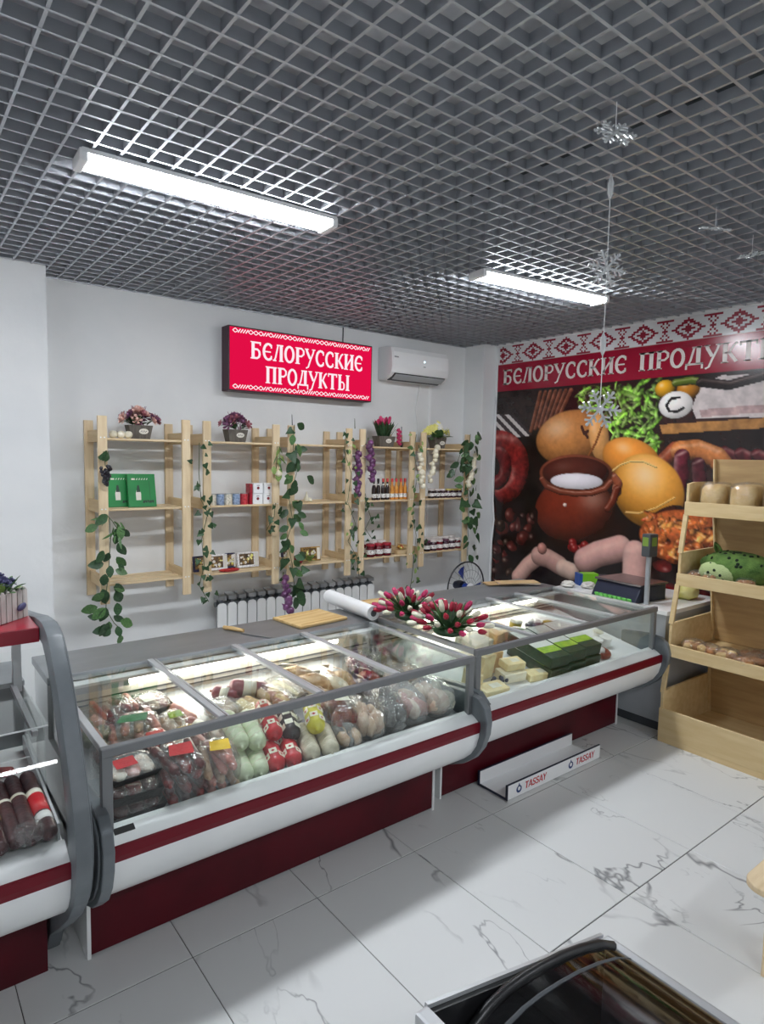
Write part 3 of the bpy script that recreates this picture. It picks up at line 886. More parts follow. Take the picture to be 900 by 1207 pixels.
# ------------------------------------------------------------------ tall counter with sloping glass at the left edge
def tall_counter():
    t = thing('curved_display_counter', 'taller display counter with curved grey end frame and red top shelf', 'display counter', (0, 0, 0))
    xa, xb = -1.6, .445
    MB().box(xa, 2.53, .0, .43, 3.3, .34).build('plinth', 'maroon_panel', t)
    MB().prism(BUMP, 'x', xa, xb).build('front_bumper', 'white_metal', t, smooth='auto')
    MB().prism([(2.1855, .610), (2.178, .606), (2.176, .575), (2.1795, .553), (2.186, .552)], 'x', xa, xb).build('bumper_stripe', 'maroon_stripe', t)
    outer = [(3.25, 1.235), (2.90, 1.285), (2.70, 1.318), (2.56, 1.325), (2.47, 1.29), (2.40, 1.225), (2.31, 1.115), (2.205, .94), (2.135, .80), (2.105, .70), (2.108, .60), (2.15, .48), (2.25, .365), (2.40, .24), (2.58, .10), (2.64, .0)]
    inner = [(2.80, .0), (2.72, .12), (2.56, .26), (2.40, .37), (2.29, .46), (2.235, .56), (2.225, .66), (2.25, .78), (2.32, .92), (2.42, 1.09), (2.50, 1.19), (2.58, 1.245), (2.70, 1.25), (2.90, 1.225), (3.25, 1.165)]
    n = len(outer)
    cp = MB()
    # band built as quads between outer and inner outline so it stays clean
    inn = inner[::-1]
    def samp(pl, k_, m):
        d = [0]
        for a, b in zip(pl[:-1], pl[1:]): d.append(d[-1] + math.hypot(b[0] - a[0], b[1] - a[1]))
        tt = d[-1] * k_ / m
        for i_ in range(len(pl) - 1):
            if d[i_ + 1] >= tt - 1e-9:
                f_ = (tt - d[i_]) / (d[i_ + 1] - d[i_] or 1)
                return (pl[i_][0] + f_ * (pl[i_ + 1][0] - pl[i_][0]), pl[i_][1] + f_ * (pl[i_ + 1][1] - pl[i_][1]))
        return pl[-1]
    m = 40
    O = [samp(outer, k_, m) for k_ in range(m + 1)]; I = [samp(inn, k_, m) for k_ in range(m + 1)]
    def band(x0, x1, O, I):
        mb = MB(); vs = []
        for o_, i_ in zip(O, I):
            vs += [(x0, o_[0], o_[1]), (x1, o_[0], o_[1]), (x1, i_[0], i_[1]), (x0, i_[0], i_[1])]
        fs = []
        for k_ in range(len(O) - 1):
            a = k_ * 4; b = a + 4
            for q in range(4): fs.append((a + q, a + (q + 1) % 4, b + (q + 1) % 4, b + q))
        fs += [(3, 2, 1, 0), tuple(len(vs) - 4 + q for q in range(4))]
        return mb.add(vs, fs)
    c = band(.445, .495, O, I).build('end_frame', 'grey_plastic', t, bevel=.008, seg=2, smooth='auto')
    mid = [((o_[0] + i_[0]) / 2, (o_[1] + i_[1]) / 2) for o_, i_ in zip(O, I)]
    q1 = [(a[0] * .75 + b[0] * .25, a[1] * .75 + b[1] * .25) for a, b in zip(O, mid)]
    q2 = [(a[0] * .35 + b[0] * .65, a[1] * .35 + b[1] * .65) for a, b in zip(O, mid)]
    band(.494, .503, q1, q2).build('frame_ridge', 'grey_plastic', c, bevel=.003, seg=1)
    # glass front following the frame, deck, back
    gl = [p for p in zip(I)]; gp = [p[0] for p in gl if .655 < p[0][1] and p[0][0] < 2.6]
    MB().sheet([(p[0] - .03, p[1]) for p in gp], 'x', xa, .445).build('front_glass', 'glass', t, smooth=True)
    MB().prism([(2.25, .60), (2.25, .62), (3.0, .70), (3.0, .68)], 'x', xa, .445).build('deck', 'white_metal', t)
    MB().box(xa, 3.0, .34, .445, 3.3, .96).build('back_body', 'frame_grey', t)
    MB().box(xa, 3.0, .96, .45, 3.32, .98).build('worktop', 'steel', t)
    MB().box(.4405, 2.55, .34, .4445, 3.3, .96).build('side_glass', 'glass', t)
    # posts holding the red shelf, glass shelf
    MB().box(.40, 2.93, .96, .43, 2.97, 1.245).build('shelf_post', 'aluminium', t)
    MB().box(-1.2, 2.93, .96, -1.17, 2.97, 1.245).build('shelf_post', 'aluminium', t)
    MB().box(xa, 2.60, 1.245, .443, 3.02, 1.30).build('top_shelf', 'maroon_shelf', t, bevel=.004)
    MB().box(xa, 2.43, .986, .435, 2.76, .991).build('glass_shelf', 'glass', t)
    MB().box(xa, 2.427, .986, .435, 2.43, .991).build('glass_shelf_edge', 'white_plastic', t)  # white strip stands in for light caught on the glass edge
    MB().box(xa, 2.60, .815, .40, 2.603, .819).build('price_rail', 'white_plastic', t)  # thin white strip imitating the reflection of the glass shelf edge
    MB().beam((.40, 2.95, .98), (.42, 2.60, .90), .02, .02).build('shelf_strut', 'aluminium', t)
    MB().prism([(2.30, .63), (2.30, .69), (2.96, .76), (2.96, .70)], 'x', .430, .438).build('deck_divider', 'aluminium', t)
pm('maroon_shelf', (148, 14, 40), .3, coat=.4)
tall_counter()

# white scale body on the worktop behind the tall counter glass
sc_ = thing('white_container', 'pale rounded white container behind the curved counter glass', 'container', (.10, 3.16, .981))
MB().cbox((0, 0, .06), (.42, .26, .10)).build('body', 'white_plastic', sc_, bevel=.02)
MB().cbox((0, 0, .12), (.46, .28, .02)).build('lid', 'white_plastic', sc_, bevel=.008)

# ------------------------------------------------------------------ desk right of the cheese counter
def make_desk():
    t = thing('cash_desk', 'plain grey cash desk between cheese counter and bread rack', 'desk', (4.39, 2.28, 0))
    MB().box(0, .01, .07, .02, 1.0, .86).build('side_panel', 'desk_grey', t)
    MB().box(.02, .01, .07, .78, .03, .86).build('front_panel', 'desk_grey', t)
    MB().box(.02, .03, .0, .76, .98, .07).build('kick_base', 'cap_groove', t)
    MB().box(.76, .03, .07, .78, 1.0, .86).build('side_panel', 'desk_grey', t)
    MB().box(-.012, -.005, .86, .80, 1.02, .892).build('desktop', 'white_metal', t, bevel=.004)
make_desk()

# ------------------------------------------------------------------ bread rack
def make_rack():
    t = thing('bread_rack', 'stepped plywood bread rack in front of the food mural', 'rack', (0, 0, 0))
    yl, yr = 2.225, 1.02
    th = .018
    # (front x, z bottom, front board height, side height, back x at shelf)
    tiers = [(4.24, .04, .20, .31, 4.98), (4.30, .60, .085, .22, 4.96), (4.372, 1.095, .085, .22, 4.94), (4.43, 1.585, .095, .22, 4.86)]
    for (x, z, fh, sh, xb) in tiers:
        MB().box(x + th, yr + th, z, xb, yl - th, z + .016).build('shelf', 'plywood', t)
        MB().box(x, yr, z, x + th, yl, z + fh).build('front_board', 'plywood', t, bevel=.002, seg=1)
        for y in (yl - th, yr):
            MB().prism([(x + th, z), (x + th, z + sh), (x + .10, z + sh + .012), (xb, z + sh + .012), (xb, z)], 'y', y, y + th).build('side_board', 'plywood', t)
    for y in (yl - th, yr):
        MB().beam((4.263, y + .009, .345), (4.31, y + .009, .60), .020, .030, (0, 1, 0)).build('front_upright', 'plywood', t)
        MB().beam((4.325, y + .009, .825), (4.383, y + .009, 1.10), .020, .030, (0, 1, 0)).build('front_upright', 'plywood', t)
        MB().beam((4.395, y + .009, 1.32), (4.443, y + .009, 1.59), .020, .030, (0, 1, 0)).build('front_upright', 'plywood', t)
    for (xt, zt, xb, zb) in ((4.90, .60, 4.97, .055), (4.87, 1.095, 4.95, .62), (4.84, 1.585, 4.935, 1.115), (4.80, 1.98, 4.85, 1.605)):
        MB().prism([(xb, zb), (xb + .02, zb), (xt + .02, zt), (xt, zt)], 'y', yr + th, yl - th).build('back_board', 'plywood_dark', t)
        MB().prism([(xb - .03, zb), (xb + .03, zb), (xt + .03, zt), (xt - .03, zt)], 'y', yl - th - .012, yl - th - .0005).build('rear_upright', 'plywood', t)
    MB().box(4.245, yr, .0, 4.96, yl, .04).build('plinth', 'plywood', t)
    return t
pm('plywood_dark', (196, 166, 120), .6, rgb2=(178, 148, 104), scale=4, stretch=(6, .8, 6))  # darker copy of the plywood: shade of the rack backs put into the colour
make_rack()

# ------------------------------------------------------------------ TASSAY tray
def make_tray():
    t = thing('display_tray', 'low white promotional tray with dark edges standing on the floor', 'tray', (2.76, 2.31, .004))
    L, D, H = .91, .225, .085
    MB().box(0, 0, 0, L, D, .008).build('bottom', 'white_plastic', t)
    MB().box(0, 0, .008, L, .008, H).build('front_panel', 'white_plastic', t)
    MB().box(0, D - .008, .008, L, D, H).build('back_panel', 'white_plastic', t)
    e = .004
    edge = MB()
    edge.box(-e, -e, -.001, 0, .012, H + e).box(-e, D - .012, -.001, 0, D + e, H + e).box(-e, .012, -.001, 0, D - .012, .012)
    edge.box(0, -e * .2, H, L, .0095, H + e).box(0, D - .0095, H, L, D + e * .2, H + e)
    edge.build('edge_trim', 'navy', t)
    pm('logo_red', (196, 30, 44), .5); pm('logo_blue', (36, 62, 120), .5)
    f = lambda u, v: (u, -.0012, v)
    for u0 in (.065, .56):
        qd = [[(p[0] + u0 + .085, p[1] + .024) for p in q] for q in lettering('TASSAY', .20, .042, .12)]
        flat_mesh(qd, f).build('lettering', 'logo_red', t)
        dr = [(u0 + .035 + .024 * math.cos(R(a)), .040 + .022 * math.sin(R(a))) for a in range(0, 360, 20)]
        flat_mesh([dr], f).build('logo_drop', 'logo_blue', t)
        pt = [(u0 + .022, .05), (u0 + .035, .079), (u0 + .048, .05)]
        flat_mesh([pt], f).build('logo_drop_tip', 'logo_blue', t)
        flat_mesh([[(u0 + .035 + .012 * math.cos(R(a)), .043 + .012 * math.sin(R(a))) for a in range(0, 360, 30)]], lambda u, v: (u, -.0018, v)).build('logo_highlight', 'white_plastic', t)
make_tray()

# ------------------------------------------------------------------ chest freezer with curved lid, bottom right
def make_freezer():
    t = thing('chest_freezer', 'dark-lidded chest freezer with curved glass frame at bottom edge', 'freezer', (0, 0, 0))
    xa, xb, ya, yb, zt = .70, 1.30, -.75, .775, .85
    MB().box(xa, ya, .04, xb, yb, .60).build('body', 'white_metal', t, bevel=.01)
    MB().box(xb - .028, ya, .60, xb, yb, zt).build('side_rim', 'aluminium', t, bevel=.006)
    MB().box(xa, ya, .60, xa + .03, yb, .985).build('side_rim', 'aluminium', t, bevel=.006)
    end = [(xb - .028, .60), (xb - .028, zt), (xa + .03, .975), (xa + .03, .60)]
    MB().prism(end, 'y', yb - .012, yb).build('end_panel', 'black_plastic', t)
    MB().prism(end, 'y', ya, ya + .012).build('end_panel', 'black_plastic', t)
    MB().beam((xb - .02, yb + .002, zt + .004), (xa + .03, yb + .002, .980), .008, .008).build('end_trim', 'aluminium', t)
    pr = [(1.275, .862), (1.22, .892), (1.15, .915), (1.08, .932), (1.016, .942), (.96, .948), (.908, .948), (.86, .940), (.823, .925), (.79, .90), (.76, .865)]
    MB().tube([(p[0], yb - .03, p[1] - .010) for p in pr], .010, 8).build('lid_frame', 'black_plastic', t, smooth=True)
    MB().tube([(p[0] - .004, yb - .075, p[1] - .014) for p in pr], .005, 8).build('lid_gasket', 'cap_groove', t, smooth=True)
    MB().sheet([(p[0], p[1] - .012) for p in pr], 'y', ya + .03, yb - .03).build('lid_glass', 'glass_dark', t, smooth=True)
    MB().box(xb - .05, ya, zt - .03, xb - .03, yb - .03, zt - .006).build('lid_track', 'black_plastic', t)
    MB().box(xa + .06, ya + .03, .60, xb - .05, yb - .03, .61).build('inner_floor', 'freezer_dark', t)
    for q in range(7):
        y = yb - .12 - q * .16
        MB().box(xa + .06, y - .006, .70, xb - .06, y + .006, .712).build('basket_wire', 'cap_groove', t)
pm('freezer_dark', (62, 56, 52), .5, rgb2=(30, 28, 28), scale=2, stretch=(8, 1, 1))  # dark interior; brown streaks paint in the ceiling reflected by the lid
make_freezer()

# ------------------------------------------------------------------ wooden stool at the right edge
def make_stool():  # seat on inset legs
    t = thing('wooden_stool', 'light wooden stool with rounded seat corner at right edge', 'stool', (2.66, .80, 0))
    def rr(w, d, r):
        pts = []
        for cx_, cy_, a0 in ((w - r, d - r, 0), (-w + r, d - r, 90), (-w + r, -d + r, 180), (w - r, -d + r, 270)):
            pts += [(cx_ + r * math.cos(R(a0 + a)), cy_ + r * math.sin(R(a0 + a))) for a in range(0, 91, 15)]
        return pts
    MB().prism(rr(.21, .14, .07), 'z', .395, .42).build('seat', 'wood_shelf', t, bevel=.003, seg=1)
    for sx in (-1, 1):
        for sy in (-1, 1):
            MB().beam((sx * .11 + .05, sy * .08, .395), (sx * .11 + .05, sy * .08, .0), .03, .03).build('leg', 'wood_post', t)
    MB().box(-.05, -.01, .16, .15, .01, .19).build('stretcher', 'wood_shelf', t)
make_stool()
# ------------------------------------------------------------------ wooden wall shelves
FY, BY = 4.66, 5.045         # front face and wall
SH_Z = (2.045, 1.550, 1.020) # shelf tops
UN = [(1.18, 1.83), (1.93, 2.58), (2.66, 3.305), (3.39, 4.04), (4.12, 4.78)]
UNAME = ['green gift boxes', 'stacked white boxes', 'garlic ornament', 'sauce bottles', 'garlic braids']
post_me = MB().box(-.031, 0, 0, .031, .022, 1.31).mesh('post', bevel=.002, seg=1); post_me.materials.append(MATS['wood_post'])
rpost_me = MB().box(-.031, 0, 0, .031, .022, 1.29).mesh('post', bevel=.002, seg=1); rpost_me.materials.append(MATS['wood_post'])
rail_me = MB().box(-.011, 0, -.03, .011, BY - FY - .044, .055).mesh('side_rail', bevel=.002, seg=1); rail_me.materials.append(MATS['wood_side'])
screw_me = MB().lathe([(.0055, 0), (.005, .002)], 8, rot=(R(90), 0, 0)).mesh('screw'); screw_me.materials.append(MATS['white_plastic'])
for q, (xa, xb) in enumerate(UN):
    t = thing('pine_shelf', ['pine wall shelf holding two green boxes, farthest from the mural', 'pine wall shelf holding white cube boxes and printed tins',
                             'pine wall shelf nearly empty, between the printed tins and the bottles', 'pine wall shelf holding the row of sauce bottles',
                             'pine wall shelf with garlic braids, next to the corner'][q], 'shelf', (xa, FY, .885), 0, 'pine wall shelves')
    W = xb - xa
    for x in (.031, W - .031):
        p = share('post', post_me, t, (x, 0, 0))
        share('post', rpost_me, t, (x, BY - FY - .022, .0))
        for z in SH_Z:
            share('side_rail', rail_me, t, (x, .022, z - .885))
            for sx in (-.012, .012): share('screw', screw_me, p, (sx, -.0002, z - .885 + .002))
    for z in SH_Z:
        for (ya, yb) in ((.024, .105), (.151, .231), (.277, .361)):
            MB().box(.045, ya, z - .885 - .014, W - .045, yb, z - .885).build('shelf_board', 'wood_shelf', t, bevel=.0015, seg=1)

# ------------------------------------------------------------------ foliage helpers
pm('leaf_dark', (40, 66, 42), .45, rgb2=(58, 92, 56), scale=10, rnd=.25)
pm('leaf_mid', (62, 98, 54), .45, rgb2=(88, 124, 72), scale=10, rnd=.2)
pm('leaf_pale', (150, 170, 96), .5, rgb2=(120, 150, 76), scale=10, rnd=.15)
pm('vine_stem', (70, 84, 44), .6)
def leaf_mesh(name, mat, kind='ivy'):
    if kind == 'ivy':
        ol = [(0, -.02), (.18, .06), (.36, -.10), (.52, .10), (.40, .34), (.30, .52), (.14, .80), (0, 1.05)]
    elif kind == 'oval':
        ol = [(0, 0), (.16, .12), (.30, .34), (.32, .55), (.22, .80), (.08, .97), (0, 1.02)]
    else:
        ol = [(0, 0), (.05, .1), (.08, .4), (.06, .75), (0, 1.0)]
    mid = [(0, p[1]) for p in ol]
    vs = []; fs = []
    n = len(ol)
    for k_, p in enumerate(ol):
        yc = min(max(p[1], 0), 1.0)
        bend = -.16 * yc * yc
        vs.append((p[0], p[1], abs(p[0]) * .22 + bend)); vs.append((-p[0], p[1], abs(p[0]) * .22 + bend)); vs.append((0, yc * .98, bend))
    for k_ in range(n - 1):
        a, b = k_ * 3, k_ * 3 + 3
        fs += [(a, b, b + 2, a + 2), (a + 2, b + 2, b + 1, a + 1)]
    me = MB().add(vs, fs).mesh(name, smooth=True)
    me.materials.append(MATS[mat]); return me
LV = {'ivy': leaf_mesh('leaf', 'leaf_dark'), 'oval': leaf_mesh('leaf', 'leaf_mid', 'oval'), 'ovald': leaf_mesh('leaf', 'leaf_dark', 'oval'),
      'pale': leaf_mesh('leaf', 'leaf_pale', 'oval'), 'blade': leaf_mesh('leaf', 'leaf_mid', 'blade'), 'bladed': leaf_mesh('leaf', 'leaf_dark', 'blade')}
def ivy(label, path, n, size, kinds=('ivy',), seed=0, spread=.05, name='ivy_garland', cat='garland', group='artificial ivy garlands'):
    rg = random.Random(seed)
    base = Vector(path[0])
    t = thing(name, label, cat, base, 0, group)
    pts = [Vector(p) - base for p in path]
    MB().tube(pts, .0028, 5).build('stem', 'vine_stem', t, smooth=True)
    for k_ in range(n):
        f_ = (k_ + rg.uniform(.1, .9)) / n * (len(pts) - 1)
        i_ = min(int(f_), len(pts) - 2); p = pts[i_].lerp(pts[i_ + 1], f_ - i_)
        a = rg.uniform(-PI, PI)
        s = size * rg.uniform(.75, 1.25)
        off = Vector((math.cos(a) * spread * rg.uniform(.2, 1), -abs(rg.uniform(.0, .6)) * spread - .004, math.sin(a) * spread * .35))
        # leaf tip outwards and drooping, blade facing the room
        rot = Euler((R(rg.uniform(60, 110)), R(rg.uniform(-35, 35)), R(rg.uniform(-30, 30))))
        roll = Euler((0, 0, R(180) + math.atan2(off.x, .05) * 1.0 + rg.uniform(-.5, .5)))
        m = rot.to_matrix() @ roll.to_matrix()
        share('leaf', LV[rg.choice(kinds)], t, p + off, m.to_euler(), s)
    return t

ivy('large-leaved ivy hanging from the lower end of the first shelf post', [(1.24, 4.64, 1.50), (1.245, 4.635, 1.35), (1.23, 4.63, 1.16), (1.21, 4.62, 1.0), (1.20, 4.61, .86), (1.25, 4.60, .76), (1.30, 4.60, .70)], 38, .092, ('ovald', 'oval', 'ovald'), 1, .085)
ivy('sprig of thin pale fronds at the middle of the first shelf post', [(1.22, 4.64, 1.52), (1.26, 4.635, 1.47), (1.30, 4.63, 1.40)], 10, .11, ('blade',), 2, .05)
ivy('small-leaved ivy beside the post next to the printed tins', [(1.89, 4.64, 2.03), (1.885, 4.64, 1.80), (1.90, 4.635, 1.6), (1.95, 4.63, 1.5), (1.90, 4.63, 1.3), (1.92, 4.63, 1.1), (1.88, 4.63, .95), (1.95, 4.62, .82)], 38, .042, ('ivy',), 3, .085)
ivy('short small-leaved ivy sprig beside the stacked white boxes', [(2.53, 4.64, 1.56), (2.52, 4.64, 1.45), (2.45, 4.64, 1.34)], 11, .045, ('ivy',), 4, .06)
ivy('broad-leaved ivy climbing the post left of the garlic ornament', [(2.70, 4.64, 2.2), (2.69, 4.635, 2.0), (2.72, 4.63, 1.8), (2.65, 4.63, 1.6), (2.69, 4.63, 1.4), (2.63, 4.625, 1.25), (2.68, 4.62, 1.05), (2.70, 4.62, .88), (2.68, 4.61, .80)], 48, .088, ('ovald', 'ivy', 'ovald', 'oval'), 5, .085)
ivy('small-leaved ivy on the post beside the hanging onion braids', [(3.22, 4.64, 2.15), (3.20, 4.64, 2.0), (3.28, 4.635, 1.8), (3.24, 4.63, 1.55), (3.33, 4.63, 1.35), (3.25, 4.63, 1.2), (3.35, 4.63, 1.05), (3.37, 4.62, .88)], 40, .042, ('ivy', 'ivy', 'pale'), 6, .085)
ivy('small-leaved ivy sprig below the onion braids by the jam jars', [(3.44, 4.64, 1.62), (3.46, 4.635, 1.5), (3.50, 4.63, 1.4), (3.44, 4.63, 1.3), (3.52, 4.63, 1.2)], 14, .04, ('ivy',), 7, .09)
ivy('ivy with garlic flowers on the post right of the sauce bottles', [(4.03, 4.64, 2.17), (4.0, 4.635, 2.0), (4.05, 4.63, 1.8), (4.02, 4.63, 1.62), (4.0, 4.63, 1.4), (4.05, 4.63, 1.2), (4.02, 4.62, 1.0), (4.0, 4.62, .80), (3.97, 4.61, .68)], 44, .046, ('ivy', 'pale', 'oval'), 8, .08)
ivy('broad-leaved ivy on the last shelf post by the corner column', [(4.76, 4.64, 2.2), (4.74, 4.635, 2.0), (4.70, 4.63, 1.8), (4.74, 4.63, 1.6), (4.76, 4.63, 1.4), (4.76, 4.63, 1.2), (4.75, 4.62, .95)], 46, .088, ('ovald', 'ivy', 'oval'), 9, .11)
ivy('spray of long leaves reaching over the corner of the shelf', [(4.72, 4.64, 2.14), (4.66, 4.62, 2.1), (4.56, 4.60, 1.95), (4.50, 4.60, 1.75)], 12, .085, ('ovald',), 10, .06)
ivy('pale fern sprig hanging beside the post of the white boxes', [(2.545, 4.64, 2.02), (2.54, 4.635, 1.93), (2.53, 4.63, 1.82)], 12, .075, ('blade', 'pale'), 12, .04)

# ------------------------------------------------------------------ braids of onions and garlic, grapes
pm('onion', (76, 32, 74), .3, rgb2=(122, 72, 120), scale=22, stretch=(1, 1, .2), coat=.4, rnd=.15)
pm('garlic', (232, 226, 206), .45, rgb2=(214, 206, 178), scale=16, stretch=(1, 1, .2), rnd=.06)
pm('grape', (26, 22, 34), .3, coat=.4)
bulb = [(.002, -1.0), (.45, -.92), (.85, -.55), (1.0, -.1), (.9, .3), (.55, .65), (.25, .9), (.12, 1.25), (.05, 1.5)]
on_me = MB().lathe([(r_ * .033, z * .029) for r_, z in bulb], 12).mesh('bulb', smooth=True); on_me.materials.append(MATS['onion'])
ga_me = MB().lathe([(r_ * .030, z * .025) for r_, z in bulb], 12).mesh('bulb', smooth=True); ga_me.materials.append(MATS['garlic'])
def braid(name, label, cat, top, bot, n, me, seed, group, rad=.018):
    rg = random.Random(seed)
    top = Vector(top); bot = Vector(bot)
    t = thing(name, label, cat, top, 0, group)
    d = bot - top
    MB().tube([(0, 0, .03), (0, 0, 0), tuple(d)], .005, 6).build('braid_cord', 'vine_stem', t)
    for k_ in range(n):
        p = d * ((k_ + .5) / n)
        a = k_ * 2.3
        o = Vector((math.cos(a) * rad, -abs(math.sin(a)) * rad - .008, 0))
        share('bulb', me, t, p + o, (R(rg.uniform(50, 120)) * -1, R(rg.uniform(-40, 40)), math.cos(a) * -1.1), rg.uniform(.85, 1.15))
braid('onion_braid', 'purple onion braid hanging between the two shelf posts by the bottles', 'onion braid', (3.350, 4.66, 1.99), (3.357, 4.66, 1.60), 12, on_me, 1, 'onion braids')
braid('onion_braid', 'purple onion braid on the post next to the sauce bottles', 'onion braid', (3.455, 4.63, 2.09), (3.50, 4.63, 1.73), 11, on_me, 2, 'onion braids')
braid('onion_braid', 'purple onion braid dangling low in front of the radiator', 'onion braid', (2.585, 4.60, .96), (2.63, 4.60, .65), 9, on_me, 3, 'onion braids')
braid('garlic_braid', 'white garlic braid hanging right beside the sauce bottles', 'garlic braid', (4.045, 4.615, 2.04), (4.085, 4.615, 1.66), 9, ga_me, 4, 'garlic braids', .014)
braid('garlic_braid', 'white garlic braid crossing the post under the yellow flower pot', 'garlic braid', (4.27, 4.615, 2.07), (4.18, 4.615, 1.71), 9, ga_me, 5, 'garlic braids', .012)
braid('garlic_braid', 'white garlic braid hanging at the corner end of the shelves', 'garlic braid', (4.83, 4.64, 2.0), (4.71, 4.62, 1.66), 9, ga_me, 6, 'garlic braids', .012)
t = thing('grape_bunch', 'dark plastic grape bunch hung on the first shelf post', 'grapes', (1.215, 4.63, 1.90))
gm = MB().ell((0, 0, 0), .013, .013, .014, 8, 6).mesh('grape', smooth=True); gm.materials.append(MATS['grape'])
rg = random.Random(5)
for k_ in range(30):
    f_ = k_ / 30
    share('grape', gm, t, (rg.uniform(-1, 1) * .035 * (1 - f_ * .75), -.012 - rg.random() * .03 * (1 - f_ * .6), -.05 - f_ * .13))
MB().tube([(0, .032, .05), (0, .01, .03), (0, -.01, -.05)], .003, 5).build('stem', 'vine_stem', t)
for k_ in range(4): share('leaf', LV['ivy'], t, (-.02 + k_ * .012, -.02, -.005), (R(80), R(k_ * 15 - 20), R(160 + k_ * 20)), .065)
for (gx, lbl) in ((1.30, 'garlic bulb lying beside the first flower pot, nearest the post'), (1.352, 'middle garlic bulb lying beside the first flower pot'), (1.404, 'garlic bulb lying closest to the first flower pot')):
    o = obj('garlic_bulb', ga_me, None, None, (gx, 4.73, 2.071), (R(20), R(gx * 90), gx)); tag(o, lbl, 'garlic', 'loose garlic bulbs')
t = thing('garlic_ornament', 'small cream garlic-shaped ornament alone on the middle shelf', 'ornament', (2.885, 4.74, 1.551))
MB().lathe([(.018, 0), (.03, .012), (.028, .03), (.014, .05), (.006, .075), (.003, .09)], 14).build('bulb', 'garlic', t, smooth=True)
MB().lathe([(.012, 0), (.02, .01), (.017, .024), (.006, .04)], 12, c=(.035, -.005, 0)).build('clove', 'garlic', t, smooth=True)
o = obj('garlic_bulb', ga_me, None, None, (2.545, 4.615, 1.80)); tag(o, 'single garlic bulb hanging under the pale fern sprig', 'garlic', 'loose garlic bulbs')

# ------------------------------------------------------------------ flower pots
pm('pot_grey', (104, 98, 90), .7, rgb2=(84, 78, 72), scale=8, stretch=(8, 8, 1), bump=.2)
pm('pot_tag', (226, 222, 212), .6)
pm('rose_cream', (236, 206, 190), .5, rgb2=(222, 168, 160), scale=14)
pm('rose_mauve', (150, 98, 130), .5, rgb2=(116, 72, 108), scale=14)
pm('rose_pink', (198, 132, 140), .5, rgb2=(170, 100, 116), scale=14)
pm('rose_violet', (86, 84, 126), .5, rgb2=(62, 60, 98), scale=14)
pm('tulip_pink', (206, 60, 112), .4, rgb2=(170, 30, 80), scale=18, stretch=(1, 1, .3), rnd=.15)
pm('tulip_red', (176, 30, 62), .4, rgb2=(140, 18, 44), scale=18, stretch=(1, 1, .3), rnd=.15)
pm('tulip_white', (238, 232, 222), .45, rgb2=(222, 226, 190), scale=10)
pm('daisy_yellow', (232, 222, 84), .5, rgb2=(240, 236, 170), scale=12)
pm('daisy_white', (240, 240, 232), .5)
def rose_mesh(mat, seed):
    mb = MB(); rg = random.Random(seed)
    mb.ell((0, 0, .35), .28, .28, .40, 8, 6)
    for ring, (n, rad, hgt, op) in enumerate(((4, .34, .62, .18), (5, .52, .56, .38), (6, .72, .42, .62))):
        for k_ in range(n):
            a = 2 * PI * (k_ + ring * .4) / n
            vs = []
            for j in range(4):
                v = j / 3
                rr_ = rad * (.35 + .65 * math.sin(v * PI * .55)) + op * v * v * .35
                zz = v * hgt - (.1 * v * v if ring == 2 else 0)
                wd = (.55 - .10 * ring) * math.sin(.5 + v * 1.9)
                for i_ in (-1, 0, 1):
                    aa = a + i_ * wd
                    vs.append((math.cos(aa) * rr_ * (1 - .06 * abs(i_)), math.sin(aa) * rr_ * (1 - .06 * abs(i_)), zz - .03 * abs(i_)))
            fs = [(r_ * 3 + c_, r_ * 3 + c_ + 1, r_ * 3 + c_ + 4, r_ * 3 + c_ + 3) for r_ in range(3) for c_ in range(2)]
            mb.add(vs, fs)
    me = mb.mesh('rose', smooth=True); me.materials.append(MATS[mat]); return me
ROSE = {k_: rose_mesh(k_, i_) for i_, k_ in enumerate(('rose_cream', 'rose_mauve', 'rose_pink', 'rose_violet'))}
def tulip_mesh(mat):
    mb = MB()
    mb.lathe([(.05, 0), (.30, .12), (.42, .38), (.40, .62), (.28, .86), (.10, 1.02), (.02, 1.06)], 9)
    for k_ in range(3):
        a = 2 * PI * k_ / 3
        mb.ell((math.cos(a) * .16, math.sin(a) * .16, .55), .30, .30, .52, 8, 6)
    me = mb.mesh('tulip', smooth=True); me.materials.append(MATS[mat]); return me
TUL = {k_: tulip_mesh(k_) for k_ in ('tulip_pink', 'tulip_red', 'tulip_white')}
def daisy_mesh(mat):
    mb = MB(); mb.ell((0, 0, .10), .62, .62, .34, 10, 6)
    for k_ in range(8):
        a = 2 * PI * k_ / 8; c_, s_ = math.cos(a), math.sin(a)
        mb.add([(c_ * .2 - s_ * .1, s_ * .2 + c_ * .1, .05), (c_ * .2 + s_ * .1, s_ * .2 - c_ * .1, .05), (c_ * .9 + s_ * .22, s_ * .9 - c_ * .22, .18), (c_ * .9 - s_ * .22, s_ * .9 + c_ * .22, .18)], [(0, 1, 2, 3)])
    me = mb.mesh('daisy', smooth=True); me.materials.append(MATS[mat]); return me
DAI = {k_: daisy_mesh(k_) for k_ in ('daisy_yellow', 'daisy_white')}
def aim(d):
    return Vector(d).to_track_quat('Z', 'Y').to_euler()
